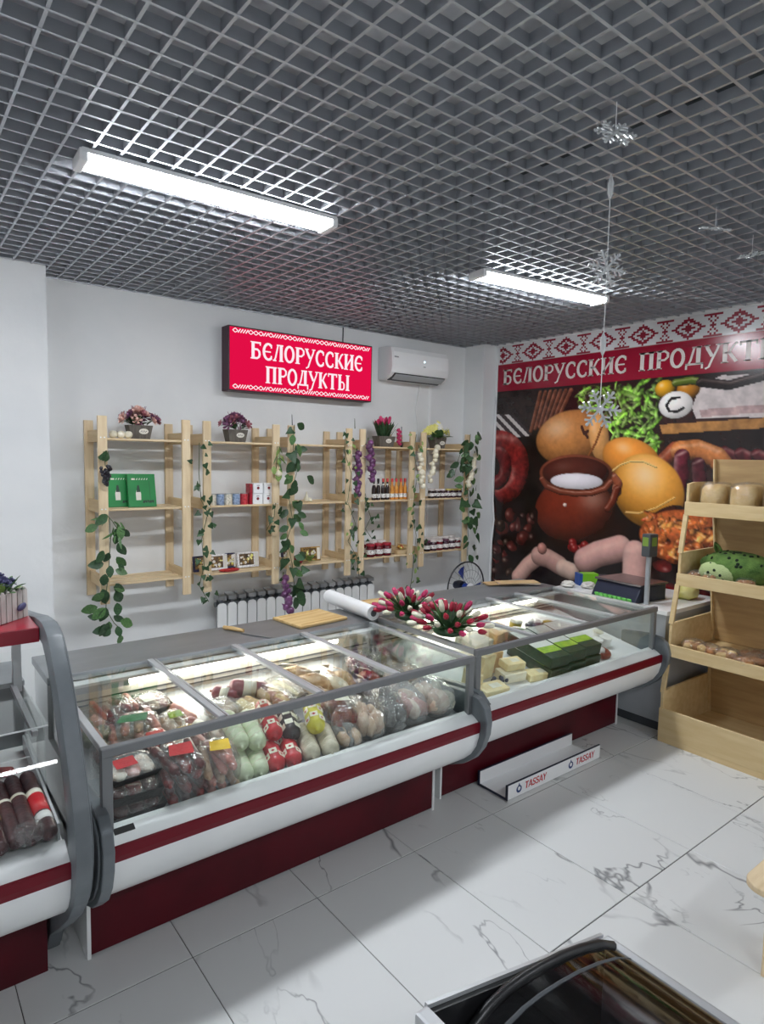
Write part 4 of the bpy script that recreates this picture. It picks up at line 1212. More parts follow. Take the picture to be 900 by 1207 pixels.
def pot_body(t, w=.085, d=.055, h=.10):
    b = .78
    vs = [(-w * b, -d * b, 0), (w * b, -d * b, 0), (w * b, d * b, 0), (-w * b, d * b, 0), (-w, -d, h), (w, -d, h), (w, d, h), (-w, d, h),
          (-w * .93, -d * .9, h), (w * .93, -d * .9, h), (w * .93, d * .9, h), (-w * .93, d * .9, h), (-w * .9, -d * .85, h * .8), (w * .9, -d * .85, h * .8), (w * .9, d * .85, h * .8), (-w * .9, d * .85, h * .8)]
    MB().add(vs, [(0, 3, 2, 1), (0, 1, 5, 4), (1, 2, 6, 5), (2, 3, 7, 6), (3, 0, 4, 7), (4, 5, 9, 8), (5, 6, 10, 9), (6, 7, 11, 10), (7, 4, 8, 11), (8, 9, 13, 12), (9, 10, 14, 13), (10, 11, 15, 14), (11, 8, 12, 15), (12, 13, 14, 15)]).build('pot', 'pot_grey', t)
    f_ = lambda u, v: (u, -d * (b + (1 - b) * v / h) - .0015, v)
    flat_mesh([[(.02 + .034 * math.cos(R(a)), .056 + .020 * math.sin(R(a))) for a in range(0, 360, 20)]], f_).build('oval_tag', 'pot_tag', t)
    f2 = lambda u, v: (u, -d * (b + (1 - b) * v / h) - .0022, v)
    flat_mesh(stroke_quads([(-.002, .05), (.006, .062), (.014, .05), (.022, .062), (.03, .05), (.042, .06)], .004), f2).build('tag_script', 'cap_groove', t)
def rose_pot(label, loc, seed, mix):
    t = thing('rose_pot', label, 'flower pot', loc, 0, 'pots of artificial roses'); pot_body(t)
    rg = random.Random(seed)
    for k_ in range(26):
        a = rg.uniform(0, 2 * PI); e = rg.uniform(.1, 1.0)
        d_ = Vector((math.cos(a) * e * 1.35, math.sin(a) * e * .8, 1.15 - .85 * e))
        p = Vector((0, 0, .09)) + Vector((d_.x * .105, d_.y * .08, d_.z * .105 + .01))
        share('rose', ROSE[mix[k_ % len(mix)]], t, p, aim(d_), rg.uniform(.038, .052))
    for k_ in range(18):
        a = rg.uniform(0, 2 * PI)
        share('leaf', LV['ovald'], t, (math.cos(a) * .06, math.sin(a) * .04, .10 + rg.random() * .03), Euler((R(rg.uniform(10, 60)), 0, a - PI / 2)), rg.uniform(.05, .08))
    for k_ in range(4):
        MB().tube([(rg.uniform(-.05, .05), 0, .1), (rg.uniform(-.07, .07), rg.uniform(-.03, .03), .24)], [.004, .0015], 5).build('twig', 'rose_mauve', t)
rose_pot('grey pot of pink and mauve roses on the shelf of green boxes', (1.498, 4.80, SH_Z[0]), 3, ['rose_cream', 'rose_mauve', 'rose_cream', 'rose_pink'])
rose_pot('grey pot of mauve roses on top of the tins shelf', (2.255, 4.80, SH_Z[0]), 7, ['rose_mauve', 'rose_pink', 'rose_mauve'])
t = thing('tulip_pot', 'grey pot of slim pink tulips above the sauce bottles', 'flower pot', (3.765, 4.80, SH_Z[0])); pot_body(t, .10, .055, .10)
rg = random.Random(9)
for k_ in range(26):
    a = rg.uniform(0, 2 * PI); e = rg.uniform(.1, 1); d_ = Vector((math.cos(a) * e * .9, math.sin(a) * e * .5, 1)).normalized()
    p0 = Vector((math.cos(a) * e * .07, math.sin(a) * e * .03, .08)); h_ = rg.uniform(.10, .18)
    if k_ % 3 == 0:
        st_ = MB().tube([p0, p0 + d_ * h_], .0022, 5).build('stem', 'vine_stem', t)
        share('tulip', TUL['tulip_pink'], t, p0 + d_ * h_, aim(d_), (.04, .04, .06))
    share('leaf', LV['bladed'], t, p0, Euler((R(rg.uniform(55, 90)), 0, a - PI / 2)), (.22, rg.uniform(.14, .20), .16))
for k_ in range(8):
    p0 = Vector((.13 + k_ % 2 * .02, -.03, .155 - k_ * .016)); share('tulip', TUL['tulip_pink'], t, p0, (0, R(60 + k_ * 8), R(-20)), .036)
MB().tube([(.08, 0, .1), (.12, -.02, .17), (.15, -.03, .10)], .003, 5).build('stem', 'vine_stem', t)
t = thing('daisy_pot', 'pot of yellow and white flowers above the garlic braids', 'flower pot', (4.45, 4.80, SH_Z[0])); pot_body(t, .075, .06, .11)
for k_ in range(40):
    a = rg.uniform(0, 2 * PI); e = rg.uniform(.05, 1); d_ = Vector((math.cos(a) * e * 1.2, math.sin(a) * e * .8, 1.1 - .8 * e))
    p = Vector((d_.x * .13, d_.y * .09, .13 + d_.z * .13 * rg.uniform(.4, 1)))
    share('daisy', DAI['daisy_white' if k_ % 3 == 0 else 'daisy_yellow'], t, p, aim((d_.x, d_.y - .6, d_.z * .45)), rg.uniform(.03, .042))
for k_ in range(26):
    a = rg.uniform(0, 2 * PI); share('leaf', LV['oval' if k_ % 2 else 'blade'], t, (math.cos(a) * .03, math.sin(a) * .03, .10), Euler((R(rg.uniform(0, 55)), 0, a - PI / 2)), rg.uniform(.09, .14))

# picket flower box on the tall counter
t = thing('flower_box', 'white picket flower box of violet roses on the red shelf', 'flower box', (.325, 2.80, 1.302), R(42))
pm('picket', (206, 200, 196), .7, rgb2=(186, 178, 174), scale=6, stretch=(6, 6, 1)); pm('picket_gap', (96, 90, 88), .8)
MB().box(-.085, -.07, 0, .085, .07, .085).build('box', 'picket_gap', t)
for side in range(4):
    n = 6 if side % 2 == 0 else 5; ln = .17 if side % 2 == 0 else .14
    for k_ in range(n):
        u = -ln / 2 + (k_ + .5) * ln / n; hw = ln / n * .42
        mb = MB().prism([(u - hw, 0), (u + hw, 0), (u + hw, .105), (u, .118), (u - hw, .105)], 'y', -.0775 if side % 2 == 0 else -.0925, -.0705 if side % 2 == 0 else -.0855)
        o = mb.build('picket', 'picket', t); o.rotation_euler = (0, 0, R(90 * side))
rg = random.Random(21)
for k_ in range(24):
    a = rg.uniform(0, 2 * PI); e = rg.uniform(.1, 1); d_ = Vector((math.cos(a) * e, math.sin(a) * e, 1.1 - .6 * e))
    share('rose', ROSE['rose_violet'], t, (d_.x * .075, d_.y * .065, .10 + d_.z * .05 + rg.random() * .02), aim(d_), rg.uniform(.02, .028))
for k_ in range(14):
    a = rg.uniform(0, 2 * PI); share('leaf', LV['pale' if k_ % 3 == 0 else 'oval'], t, (math.cos(a) * .05, math.sin(a) * .05, .10), Euler((R(rg.uniform(20, 80)), 0, a - PI / 2)), rg.uniform(.05, .08))
o = MB().ell((.045, -.082, .045), .026, .006, .014, 10, 6, (0, R(-12), 0)).build('violet_petal', 'rose_violet', t, smooth=True)

# ------------------------------------------------------------------ goods on the shelves
pm('gift_green', (20, 140, 66), .35, rgb2=(14, 120, 56), scale=3, coat=.3)
pm('print_dark', (24, 54, 36), .5)
def gift_box(label, x, rz, y):
    t = thing('gift_box', label, 'box', (x, y, SH_Z[1] + .002), 0, 'green gift boxes', rot=(R(-12), 0, rz))
    W, H, D = .20, .245, .03
    MB().box(-W / 2, 0, 0, W / 2, D, H).build('box', 'gift_green', t, bevel=.003, seg=1)
    f_ = lambda u, v: (u, -.0008, v)
    flat_mesh([[(-.045, .05), (-.01, .05), (-.008, .10), (-.022, .15), (-.03, .15), (-.046, .10)]], f_).build('bottle_print', 'pot_tag', t)
    flat_mesh([[(-.040, .11), (-.012, .11), (-.02, .16), (-.032, .16)]], lambda u, v: (u, -.0012, v)).build('bottle_print_dark', 'print_dark', t)
    flat_mesh([[(-.07, .20), (-.045, .20), (-.045, .212), (-.07, .212)]] + sum([stroke_quads([(-.035 + k_ * .018, .20), (-.028 + k_ * .018, .212)], .005) for k_ in range(5)], []), f_).build('title_print', 'pot_tag', t)
    flat_mesh([[(.0 + k_ * .016, .03 + (k_ % 3) * .008), (.014 + k_ * .016, .026), (.018 + k_ * .016, .045), (.006 + k_ * .016, .05)] for k_ in range(5)], f_).build('berry_print', 'print_dark', t)
    flat_mesh([[(.055, .06), (.057, .06), (.057, .19), (.055, .19)]], f_).build('fold_line', 'print_dark', t)
gift_box('green gift box with bottle print, partly behind the other one', 1.385, R(2), 4.825)
gift_box('green gift box with bottle print, in front and nearer the roses', 1.515, R(-1), 4.775)
for nm, col in (('can_blue', (150, 170, 200)), ('can_cream', (222, 216, 200)), ('can_red', (196, 60, 70)), ('box_white', (238, 236, 236)), ('box_red', (170, 30, 52)), ('box_navy', (34, 38, 76)), ('pic_gold', (176, 142, 78)), ('lid_red', (190, 40, 40))):
    pm(nm, col, .4, rgb2=tuple(max(0, c_ - 40) for c_ in col), scale=60, lo=.5, hi=.6)
can_me = {}
for k_, m_ in enumerate(('can_cream', 'can_blue', 'can_cream', 'can_blue', 'can_red')):
    t = thing('tin_can', ['pale can nearest the ivy in the row of five', 'second pale blue can in the row of five', 'middle cream can in the row of five', 'fourth pale blue can in the row of five', 'red-printed can next to the white cube boxes'][k_], 'can', (2.03 + k_ * .067, 4.735, SH_Z[1]), 0, 'cans beside the white boxes')
    MB().lathe([(.030, 0), (.031, .003), (.031, .082), (.030, .085)], 16).build('body', m_, t, smooth='auto')
    MB().lathe([(.0305, 0), (.0305, .003), (.028, .004), (.027, .002)], 16, c=(0, 0, .085)).build('lid', 'steel', t)
bm_ = MB().box(-.042, -.042, 0, .042, .042, .084).mesh('box', bevel=.002, seg=1); bm_.materials.append(MATS['white_plastic'])
pm('heart_red', (120, 30, 40), .5)
for k_, (x, z, lb) in enumerate(((2.405, 0, 'lower white cube box next to the red box'), (2.497, 0, 'lower white cube box next to the shelf post'), (2.405, .086, 'upper white cube box above the red box side'), (2.500, .086, 'upper white cube box next to the shelf post'))):
    t = thing('cube_box', lb, 'box', (x, 4.74, SH_Z[1] + z), R(k_ * 2 - 3), 'white cube boxes in a two by two stack')
    share('body', bm_, t)
    flat_mesh([[(.012 * math.cos(R(a)), .045 + .012 * math.sin(R(a))) for a in range(0, 360, 30)]], lambda u, v: (u, -.0428, v)).build('printed_mark', 'heart_red', t)
    flat_mesh([[(-.012, .064), (.012, .064), (.012, .068), (-.012, .068)]], lambda u, v: (u, -.0428, v)).build('printed_line', 'cap_groove', t)
tag(MB().box(2.335, 4.70, SH_Z[1], 2.357, 4.78, SH_Z[1] + .165).build('red_carton', 'box_red', bevel=.002, seg=1), 'thin upright red carton beside the white cube boxes', 'box')
def picture_box(label, x, z, w_, m_, tilt=-8, y=4.80):
    t = thing('picture_tin', label, 'tin', (x, y, z + .002), 0, 'picture-lidded tins', rot=(R(tilt), 0, 0))
    H = .125
    MB().box(-w_ / 2, 0, 0, w_ / 2, .035, H).build('case', m_, t, bevel=.004, seg=1)
    f_ = lambda u, v: (u, -.0008, v)
    flat_mesh([[(-w_ * .42, .02), (w_ * .25, .02), (w_ * .25, H - .012), (-w_ * .42, H - .012)]], f_).build('picture', 'pic_dark', t)
    rg_ = random.Random(int(x * 1000)); 
    for nm, n_ in (('pic_gold', 5), ('pot_tag', 6), ('daisy_yellow', 4)):
        qd = []
        for k_ in range(n_):
            cx_, cz_, r_ = rg_.uniform(-w_ * .36, w_ * .2), rg_.uniform(.03, H - .025), rg_.uniform(.006, .014)
            qd.append([(cx_ + r_ * math.cos(R(a)), cz_ + r_ * math.sin(R(a))) for a in range(0, 360, 45)])
        flat_mesh(qd, lambda u, v: (u, -.0014, v)).build('picture_detail', nm, t)
    flat_mesh([[(w_ * .29, .012), (w_ * .46, .012), (w_ * .46, H - .01), (w_ * .29, H - .01)]], f_).build('side_strip', 'pot_tag', t)
pm('pic_dark', (60, 46, 32), .4, rgb2=(120, 92, 52), scale=40)
picture_box('picture tin showing between the first two shelves', 1.965, SH_Z[2], .11, 'box_navy')
picture_box('white-edged picture tin left of the gold one, on lowest tins shelf', 2.115, SH_Z[2], .15, 'box_white')
picture_box('dark blue picture tin in the middle of the lowest tins shelf', 2.235, SH_Z[2], .08, 'box_navy', -8, 4.83)
picture_box('wide gold picture tin near the post on the lowest tins shelf', 2.375, SH_Z[2], .19, 'box_white')
picture_box('picture tin behind the broad-leaved ivy post', 2.745, SH_Z[2], .10, 'box_navy')
picture_box('wide gold picture tin behind the red apple', 2.985, SH_Z[2], .19, 'pic_gold')
tag(MB().lathe([(.02, 0), (.075, .004), (.09, .016), (.085, .018), (.07, .009), (.02, .006)], 20, c=(2.16, 4.71, SH_Z[2] + .001), sy=.5).build('red_dish', 'lid_red', smooth='auto'), 'flat red oval dish in front of the picture tins', 'dish')
t = thing('red_apple', 'dark red artificial apple beside the gold picture tin', 'apple', (2.795, 4.72, SH_Z[2]))
pm('apple', (140, 18, 40), .25, rgb2=(110, 10, 30), scale=10, coat=.5)
MB().lathe([(.008, .008), (.028, 0), (.044, .022), (.048, .048), (.040, .072), (.02, .080), (.004, .070)], 16).build('fruit', 'apple', t, smooth=True)
MB().tube([(0, 0, .07), (.004, 0, .095)], .002, 5).build('stem', 'vine_stem', t)
t = thing('green_flower', 'small yellow-green artificial flower lying before the gold tin', 'flower', (2.90, 4.705, SH_Z[2]))
for k_ in range(16):
    a = k_ * 2.4; share('leaf', LV['pale'], t, (0, 0, .02), Euler((R(20 + (k_ % 4) * 18), 0, a)), .055 + (k_ % 3) * .01)
MB().ell((0, 0, .025), .015, .015, .015, 8, 6).build('centre', 'daisy_yellow', t, smooth=True)
# sauce bottles
pm('sauce_dark', (34, 18, 20), .15, coat=.6); pm('sauce_orange', (206, 120, 44), .2, rgb2=(222, 160, 70), scale=20, coat=.5); pm('cap_red', (196, 52, 50), .4); pm('cap_black', (34, 26, 28), .4)
pm('label_white', (236, 234, 230), .5, rgb2=(150, 140, 140), scale=70, lo=.55, hi=.62)
bprof = [(.018, 0), (.0215, .004), (.0215, .105), (.019, .122), (.0105, .142), (.0095, .165), (.0095, .172)]
for k_ in range(8):
    dark = k_ < 4
    kk = k_ if dark else k_ - 4
    t = thing('sauce_bottle', ('%s dark sauce bottle counted from the onion braid' % ORD[kk]) if dark else ('%s orange sauce bottle counted from the dark bottles' % ORD[kk]), 'bottle', (3.60 + k_ * .054, 4.725 + (k_ % 2) * .004, SH_Z[1]), 0, 'sauce bottles in a row')
    MB().lathe(bprof, 14).build('glass_body', 'sauce_dark' if dark else 'sauce_orange', t, smooth='auto')
    MB().lathe([(.0122, .168), (.0122, .196), (.010, .2)], 12).build('cap', 'cap_black' if k_ < 2 else 'cap_red', t, smooth='auto')
    MB().lathe([(.0220, .022), (.0220, .058)], 14).build('label_band', 'label_white', t, smooth='auto')
    if dark: MB().lathe([(.0114, .140), (.0108, .152)], 12).build('neck_band', 'label_white', t, smooth='auto')
# jars
pm('jam_red', (112, 20, 34), .15, coat=.7, rgb2=(84, 12, 24), scale=12); pm('jam_dark', (58, 20, 40), .15, coat=.7); pm('lid_pale', (214, 206, 202), .35); pm('lid_gold', (212, 196, 110), .35)
pm('lid_purple', (92, 46, 70), .35)
jprof = [(.030, 0), (.036, .005), (.037, .066), (.033, .080), (.030, .084)]
def jar(label, x, y, z, body, lid, s=1.0, group=None):
    t = thing('jam_jar', label, 'jar', (x, y, z), 0, group)
    MB().lathe([(r_ * s, h_ * s) for r_, h_ in jprof], 14).build('glass_body', body, t, smooth='auto')
    MB().lathe([(.0345 * s, .082 * s), (.0350 * s, .098 * s), (.033 * s, .101 * s)], 14).build('lid', lid, t, smooth='auto')
    MB().lathe([(.0376 * s, .022 * s), (.0376 * s, .056 * s)], 14).build('label_band', 'label_white', t, smooth='auto')
for k_ in range(3):
    jar('%s red jam jar in front row counted from the ivy post' % ORD[k_], 3.575 + k_ * .098, 4.73, SH_Z[2], 'jam_red', 'box_red', 1.22, 'red jam jars under the bottles')
    jar('%s red jam jar in back row counted from the ivy post' % ORD[k_], 3.60 + k_ * .098, 4.85, SH_Z[2], 'jam_red', 'lid_pale', 1.3, 'red jam jars under the bottles')
pm('basket_fill', (170, 84, 30), .4, rgb2=(214, 170, 60), scale=40)
t = thing('sweet_basket', 'small shallow basket of orange sweets beside the jam jars', 'basket', (3.945, 4.74, SH_Z[2]))
MB().lathe([(.055, 0), (.07, .045), (.067, .045), (.053, .006)], 16).build('basket', 'wood_side', t, smooth='auto')
for k_ in range(14):
    a = k_ * 2.4; MB().ell((math.cos(a) * .012 * (k_ % 4), math.sin(a) * .012 * (k_ % 4), .05 + .018 * (1 - (k_ % 4) / 4) + .006), .017, .015, .015, 8, 6).build('sweet', ['basket_fill', 'lid_gold', 'lid_red'][k_ % 3], t, smooth=True)
for k_ in range(6):
    jar('%s small jar on the middle shelf under the yellow flowers' % ORD[k_], 4.325 + k_ * .077, 4.735, SH_Z[1], 'jam_dark' if k_ > 1 else 'sauce_dark', 'lid_pale' if k_ < 3 else 'lid_gold', .92, 'small jars on the corner shelf')
for k_ in range(6):
    jar('%s tall-lidded jar on the lowest corner shelf' % ORD[k_], 4.285 + k_ * .085, 4.735, SH_Z[2], ['sauce_dark', 'jam_dark', 'jam_red', 'jam_dark', 'jam_dark', 'jam_red'][k_], 'lid_pale' if k_ % 3 else 'lid_purple', 1.08, 'jars on the lowest corner shelf')
    jar('%s jar in the rear row of the lowest corner shelf' % ORD[k_], 4.30 + k_ * .085, 4.84, SH_Z[2], 'jam_dark', 'lid_pale', 1.2, 'rear jars on the lowest corner shelf')
t = thing('air_freshener', 'dark reed stick standing between tulip and daisy pots', 'ornament', (3.985, 4.80, SH_Z[0]))
MB().lathe([(.012, 0), (.014, .03), (.006, .045)], 10).build('bottle', 'cap_black', t, smooth='auto')
MB().tube([(0, 0, .04), (-.006, 0, .20)], .004, 6).build('reed', 'cap_groove', t)
for (x, lb) in ((2.70, 'thin dark wire spike on the post of the broad-leaved ivy'), (3.335, 'thin pale twig standing on the post by the onions')):
    tag(MB().tube([(x, 4.67, 2.196), (x - .004, 4.67, 2.285)], [.004, .002], 6).build('wire_spike', 'cap_groove' if x < 3 else 'vine_stem'), lb, 'wire')

# ------------------------------------------------------------------ fan behind the counter
def make_fan():
    t = thing('floor_fan', 'round wire-guard fan with blue blades behind the counter', 'fan', (4.62, 4.52, 0))
    zc = .66
    MB().lathe([(.20, 0), (.20, .02), (.05, .05), (.02, .06)], 20).build('base', 'white_plastic', t, smooth='auto')
    MB().tube([(0, .06, .04), (0, .06, zc)], .016, 10).build('pole', 'white_plastic', t, smooth='auto')
    MB().lathe([(.05, 0), (.055, .05), (.04, .11)], 14, c=(0, .02, zc), rot=(R(-90), 0, 0)).build('motor', 'navy', t, smooth='auto')
    pm('fan_blue', (30, 66, 160), .35, coat=.3); pm('guard', (50, 52, 56), .4)
    hb = MB().lathe([(.04, 0), (.035, .03), (.01, .045)], 14, c=(0, -.0, zc), rot=(R(90), 0, 0)).build('hub', 'fan_blue', t, smooth='auto')
    for k_ in range(3):
        a0 = R(90 + k_ * 120 + 20)
        vs = []
        for j in range(5):
            r_ = .03 + j * .045
            for i_ in (-1, 0, 1):
                a = a0 + i_ * (.22 + .10 * j / 4)
                vs.append((r_ * math.cos(a), -.01 - i_ * .02, zc + r_ * math.sin(a)))
        MB().add(vs, [(r_ * 3 + c_, r_ * 3 + c_ + 1, r_ * 3 + c_ + 4, r_ * 3 + c_ + 3) for r_ in range(4) for c_ in range(2)]).build('blade', 'fan_blue', t, smooth=True)
    def ring(r_, y):
        return [(r_ * math.cos(R(a)), y, zc + r_ * math.sin(R(a))) for a in range(0, 361, 12)]
    MB().tube(ring(.255, -.02), .008, 6).build('guard_rim', 'guard', t, smooth=True)
    w_ = MB()
    for k_ in range(24):
        a = 2 * PI * k_ / 24; c_, s_ = math.cos(a), math.sin(a)
        w_.tube([(c_ * .05, -.075, zc + s_ * .05), (c_ * .17, -.065, zc + s_ * .17), (c_ * .252, -.02, zc + s_ * .252)], .0016, 4)
    for r_ in (.10, .18): w_.tube(ring(r_, -.068), .0014, 4)
    w_.build('guard_wires', 'guard', t, smooth=True)
    MB().lathe([(.05, 0), (.05, .006)], 14, c=(0, -.073, zc), rot=(R(90), 0, 0)).build('badge', 'white_plastic', t)
make_fan()
# ------------------------------------------------------------------ things on the worktops
TOPZ = .938
t = thing('kitchen_knife', 'kitchen knife with wooden handle on the steel worktop', 'knife', (1.60, 3.30, TOPZ), R(-63))
MB().tube([(-.14, 0, .012), (-.08, 0, .013), (0, 0, .011)], [.011, .013, .010], 8).build('handle', 'board_wood', t, smooth='auto')
MB().prism([(0, .002), (.20, .002), (.235, .006), (.20, .028), (0, .030)], 'y', -.001, .001).build('blade', 'steel', t, rot=(R(82), 0, 0))
pm('board_groove', (176, 132, 70), .6)
def cutting_board(label, loc, rz, w_, d_):
    t = thing('cutting_board', label, 'cutting board', loc, rz, 'wooden cutting boards')
    MB().box(-w_ / 2, -d_ / 2, 0, w_ / 2, d_ / 2, .018).build('board', 'board_wood', t, bevel=.006)
    MB().box(-w_ / 2 + .03, -d_ / 2 + .03, .0178, w_ / 2 - .03, -d_ / 2 + .036, .0186).build('juice_groove', 'board_groove', t)
    MB().box(-w_ / 2 + .03, d_ / 2 - .036, .0178, w_ / 2 - .03, d_ / 2 - .03, .0186).build('juice_groove', 'board_groove', t)
cutting_board('large bamboo cutting board on the steel worktop beside the knife', (2.065, 3.335, TOPZ), R(6), .36, .29)
cutting_board('cutting board half hidden behind the paper roll', (2.73, 3.455, TOPZ), R(-4), .36, .16)
t = thing('paper_roll', 'thick white roll of wrapping film lying across the counter', 'roll', (2.395, 3.36, TOPZ + .047), R(-4))
MB().tube([(0, .30, 0), (0, -.26, 0)], .046, 24).build('sheet_roll', 'white_plastic', t, smooth='auto')
for y in (.301, -.263): MB().tube([(0, y, 0), (0, y + .002, 0)], .021, 14).build('core_end', 'cap_groove', t)

def bouquet(label, loc, rz, seed, mix, rx=.17, ry=.20):
    t = thing('tulip_bouquet', label, 'bouquet', loc, rz, 'tulip bouquets on the counter')
    rg = random.Random(seed)
    MB().blob((0, 0, .03), (.16, .18, .06), 2.6, 12, 8, .05, seed).build('foam_base', 'leaf_dark', t, smooth=True)
    n = 44
    for k_ in range(n):
        a = k_ * 2.39996; e = math.sqrt((k_ + .5) / n)
        d_ = Vector((math.cos(a) * e * 1.1, math.sin(a) * e * 1.1, 1.15 - .95 * e)).normalized()
        p0 = Vector((math.cos(a) * e * .05, math.sin(a) * e * .06, .05))
        ln = rg.uniform(.8, 1.05)
        tip = Vector((d_.x * rx * ln, d_.y * ry * ln, .045 + d_.z * .11 * ln))
        MB().tube([p0, tip], .0025, 4).build('stem', 'leaf_mid', t)
        share('tulip', TUL[mix[k_ % len(mix)]], t, tip, aim(tip - p0), (.036, .036, rg.uniform(.052, .064)))
    for k_ in range(44):
        a = rg.uniform(0, 2 * PI)
        share('leaf', LV['bladed' if k_ % 3 else 'blade'], t, (math.cos(a) * .03, math.sin(a) * .04, .05), Euler((R(rg.uniform(8, 75)), 0, a - PI / 2)), (.22, rg.uniform(.12, .17), .15))
bouquet('pink and cream tulip bouquet nearer the paper roll', (2.56, 2.98, .945), 0, 31, ['tulip_pink', 'tulip_red', 'tulip_white', 'tulip_pink', 'tulip_white', 'tulip_pink'], .19, .20)
bouquet('red and white tulip bouquet at the corner where counters meet', (2.52, 2.58, .945), 0, 32, ['tulip_red', 'tulip_white', 'tulip_red', 'tulip_red', 'tulip_white', 'tulip_pink'], .17, .24)

pm('kraft', (200, 172, 130), .7, rgb2=(176, 146, 104), scale=5); pm('paper', (226, 224, 216), .7, rgb2=(206, 204, 198), scale=6)
for k_, (x, y, rz, mt, lb) in enumerate(((3.98, 3.44, -24, 'kraft', 'brown kraft paper sheets lying flat on the worktop end'), (4.05, 3.36, -32, 'paper', 'pale paper sheets fanned over the brown kraft paper'))):
    t = thing('paper_stack', lb, 'paper', (x, y, TOPZ + k_ * .012), R(rz))
    for j in range(4):
        MB().box(-.17, -.05 - .004 * j, j * .003, .17, .06 + .006 * j, j * .003 + .002).build('sheet', mt if j % 2 == 0 else 'kraft', t, rot=(0, 0, R(j * 3 - 4)))
DZ = .893
t = thing('carton', 'bright green and blue carton on the cash desk', 'box', (4.78, 3.18, DZ), R(-32))
pm('carton_green', (120, 190, 40), .4); pm('carton_blue', (44, 78, 150), .4)
MB().box(-.09, -.05, 0, .05, .05, .10).build('box', 'carton_green', t, bevel=.003, seg=1)
MB().box(-.12, -.05, 0, -.091, .05, .10).build('side_panel', 'carton_blue', t)
MB().box(.051, -.05, 0, .16, .05, .08).build('tray', 'navy', t, bevel=.003, seg=1)
rg = random.Random(44)
for k_, (x, y, lb) in enumerate(((4.63, 3.10, 'crumpled white paper in front of the green carton'), (4.90, 3.02, 'crumpled white paper behind the dark scale'), (4.52, 3.22, 'crumpled white paper at the rear of the cash desk'))):
    o = MB().blob((0, 0, .025), (.13, .10, .055), 2.2, 14, 9, .22, k_ + 3, None, 4).build('crumpled_paper', 'paper', None, loc=(x, y, DZ))
    tag(o, lb, 'paper', 'crumpled papers on the cash desk')
# dark electronic scale with display pole
t = thing('shop_scale', 'dark navy electronic scale with display pole on the cash desk', 'scale', (4.60, 2.72, DZ), R(-5))
MB().add([(-.19, -.20, 0), (.19, -.20, 0), (.19, .20, 0), (-.19, .20, 0), (-.12, -.20, .12), (.19, -.20, .12), (.19, .20, .12), (-.12, .20, .12)],
         [(0, 3, 2, 1), (4, 5, 6, 7), (0, 1, 5, 4), (1, 2, 6, 5), (2, 3, 7, 6), (3, 0, 4, 7)]).build('housing', 'navy', t, bevel=.008)
MB().box(-.14, -.21, .122, .20, .21, .138).build('weighing_platform', 'scale_plate', t, bevel=.004) if pm('scale_plate', (110, 104, 108), .25, metal=.6) else None
pm('key_green', (110, 200, 90), .4)
for j in range(8):
    for i_ in range(1):
        MB().cbox((-.185 + i_ * .022 - .004, -.15 + j * .042, .018 + i_ * .034), (.012, .032, .024), (0, R(-30), 0)).build('green_key', 'key_green', t)
pole = MB().tube([(-.10, -.235, 0), (-.10, -.235, .36)], .019, 10).build('display_pole', 'desk_grey', t, smooth='auto')
MB().box(-.155, -.275, .36, -.055, -.205, .53).build('display_head', 'cap_groove', t, bevel=.01)
pm('lcd_green', (120, 150, 60), .3)
MB().box(-.130, -.2768, .44, -.075, -.2745, .505).build('screen', 'lcd_green', t)
MB().box(-.1568, -.262, .44, -.1545, -.215, .505).build('screen', 'lcd_green', t)

# ------------------------------------------------------------------ goods inside the counters
def deck(y, dy=0.0):
    return .5955 + (y - dy - 2.265) * .2024
TILT = R(11.4)
C8 = {
 'meat_dark': ((92, 34, 34), (60, 22, 24)), 'meat_red': ((150, 44, 40), (112, 30, 30)), 'meat_pink': ((206, 140, 128), (182, 108, 98)), 'meat_beige': ((206, 178, 150), (182, 146, 116)),
 'roll_green': ((206, 216, 186), (190, 202, 166)), 'roll_red': ((196, 24, 40), (170, 18, 34)), 'roll_black': ((50, 26, 30), (30, 18, 22)), 'roll_clear': ((206, 198, 176), (180, 172, 148)),
 'roll_yellow': ((222, 214, 84), (206, 196, 60)), 'roll_plum': ((140, 36, 62), (110, 24, 44)), 'fish_tan': ((206, 176, 136), (170, 128, 88)), 'fish_grey': ((150, 142, 146), (112, 104, 110)),
 'chicken': ((224, 200, 176), (206, 168, 146)), 'green_mix': ((110, 116, 76), (70, 76, 50)), 'grey_mix': ((120, 118, 116), (74, 72, 72)), 'label_red': ((206, 30, 40), (196, 22, 34)), 'label_yellow': ((240, 200, 50), (232, 188, 30)),
 'label_green': ((40, 130, 78), (30, 116, 66)), 'label_pale': ((234, 232, 216), (222, 218, 196)), 'tray_black': ((26, 26, 28), (20, 20, 22)), 'fat_white': ((234, 224, 212), (220, 196, 176)), 'stick_dark': ((70, 28, 30), (50, 20, 24)),
 'cheese': ((240, 226, 178), (232, 212, 156)), 'cheese_white': ((244, 238, 216), (236, 226, 196)), 'cheese_orange': ((240, 206, 150), (232, 190, 130)), 'pack_green': ((24, 66, 44), (14, 46, 32)), 'pack_lime': ((168, 200, 60), (130, 176, 60)),
 'lemon': ((232, 190, 60), (220, 170, 40)), 'purple_pack': ((72, 44, 96), (54, 30, 70)), 'caviar_green': ((40, 100, 60), (24, 70, 44)), 'olive_yellow': ((196, 180, 70), (160, 140, 50)), 'blue_grape': ((52, 56, 84), (36, 38, 60)), 'ring_saus': ((150, 70, 50), (120, 50, 38)), 'cup_white': ((236, 236, 232), (224, 224, 220))}
for k_, (a, b) in C8.items():
    pm(k_, a, .38, rgb2=b, scale=26, coat=.25, lo=.4, hi=.62, bump=.15, bump_scale=60)
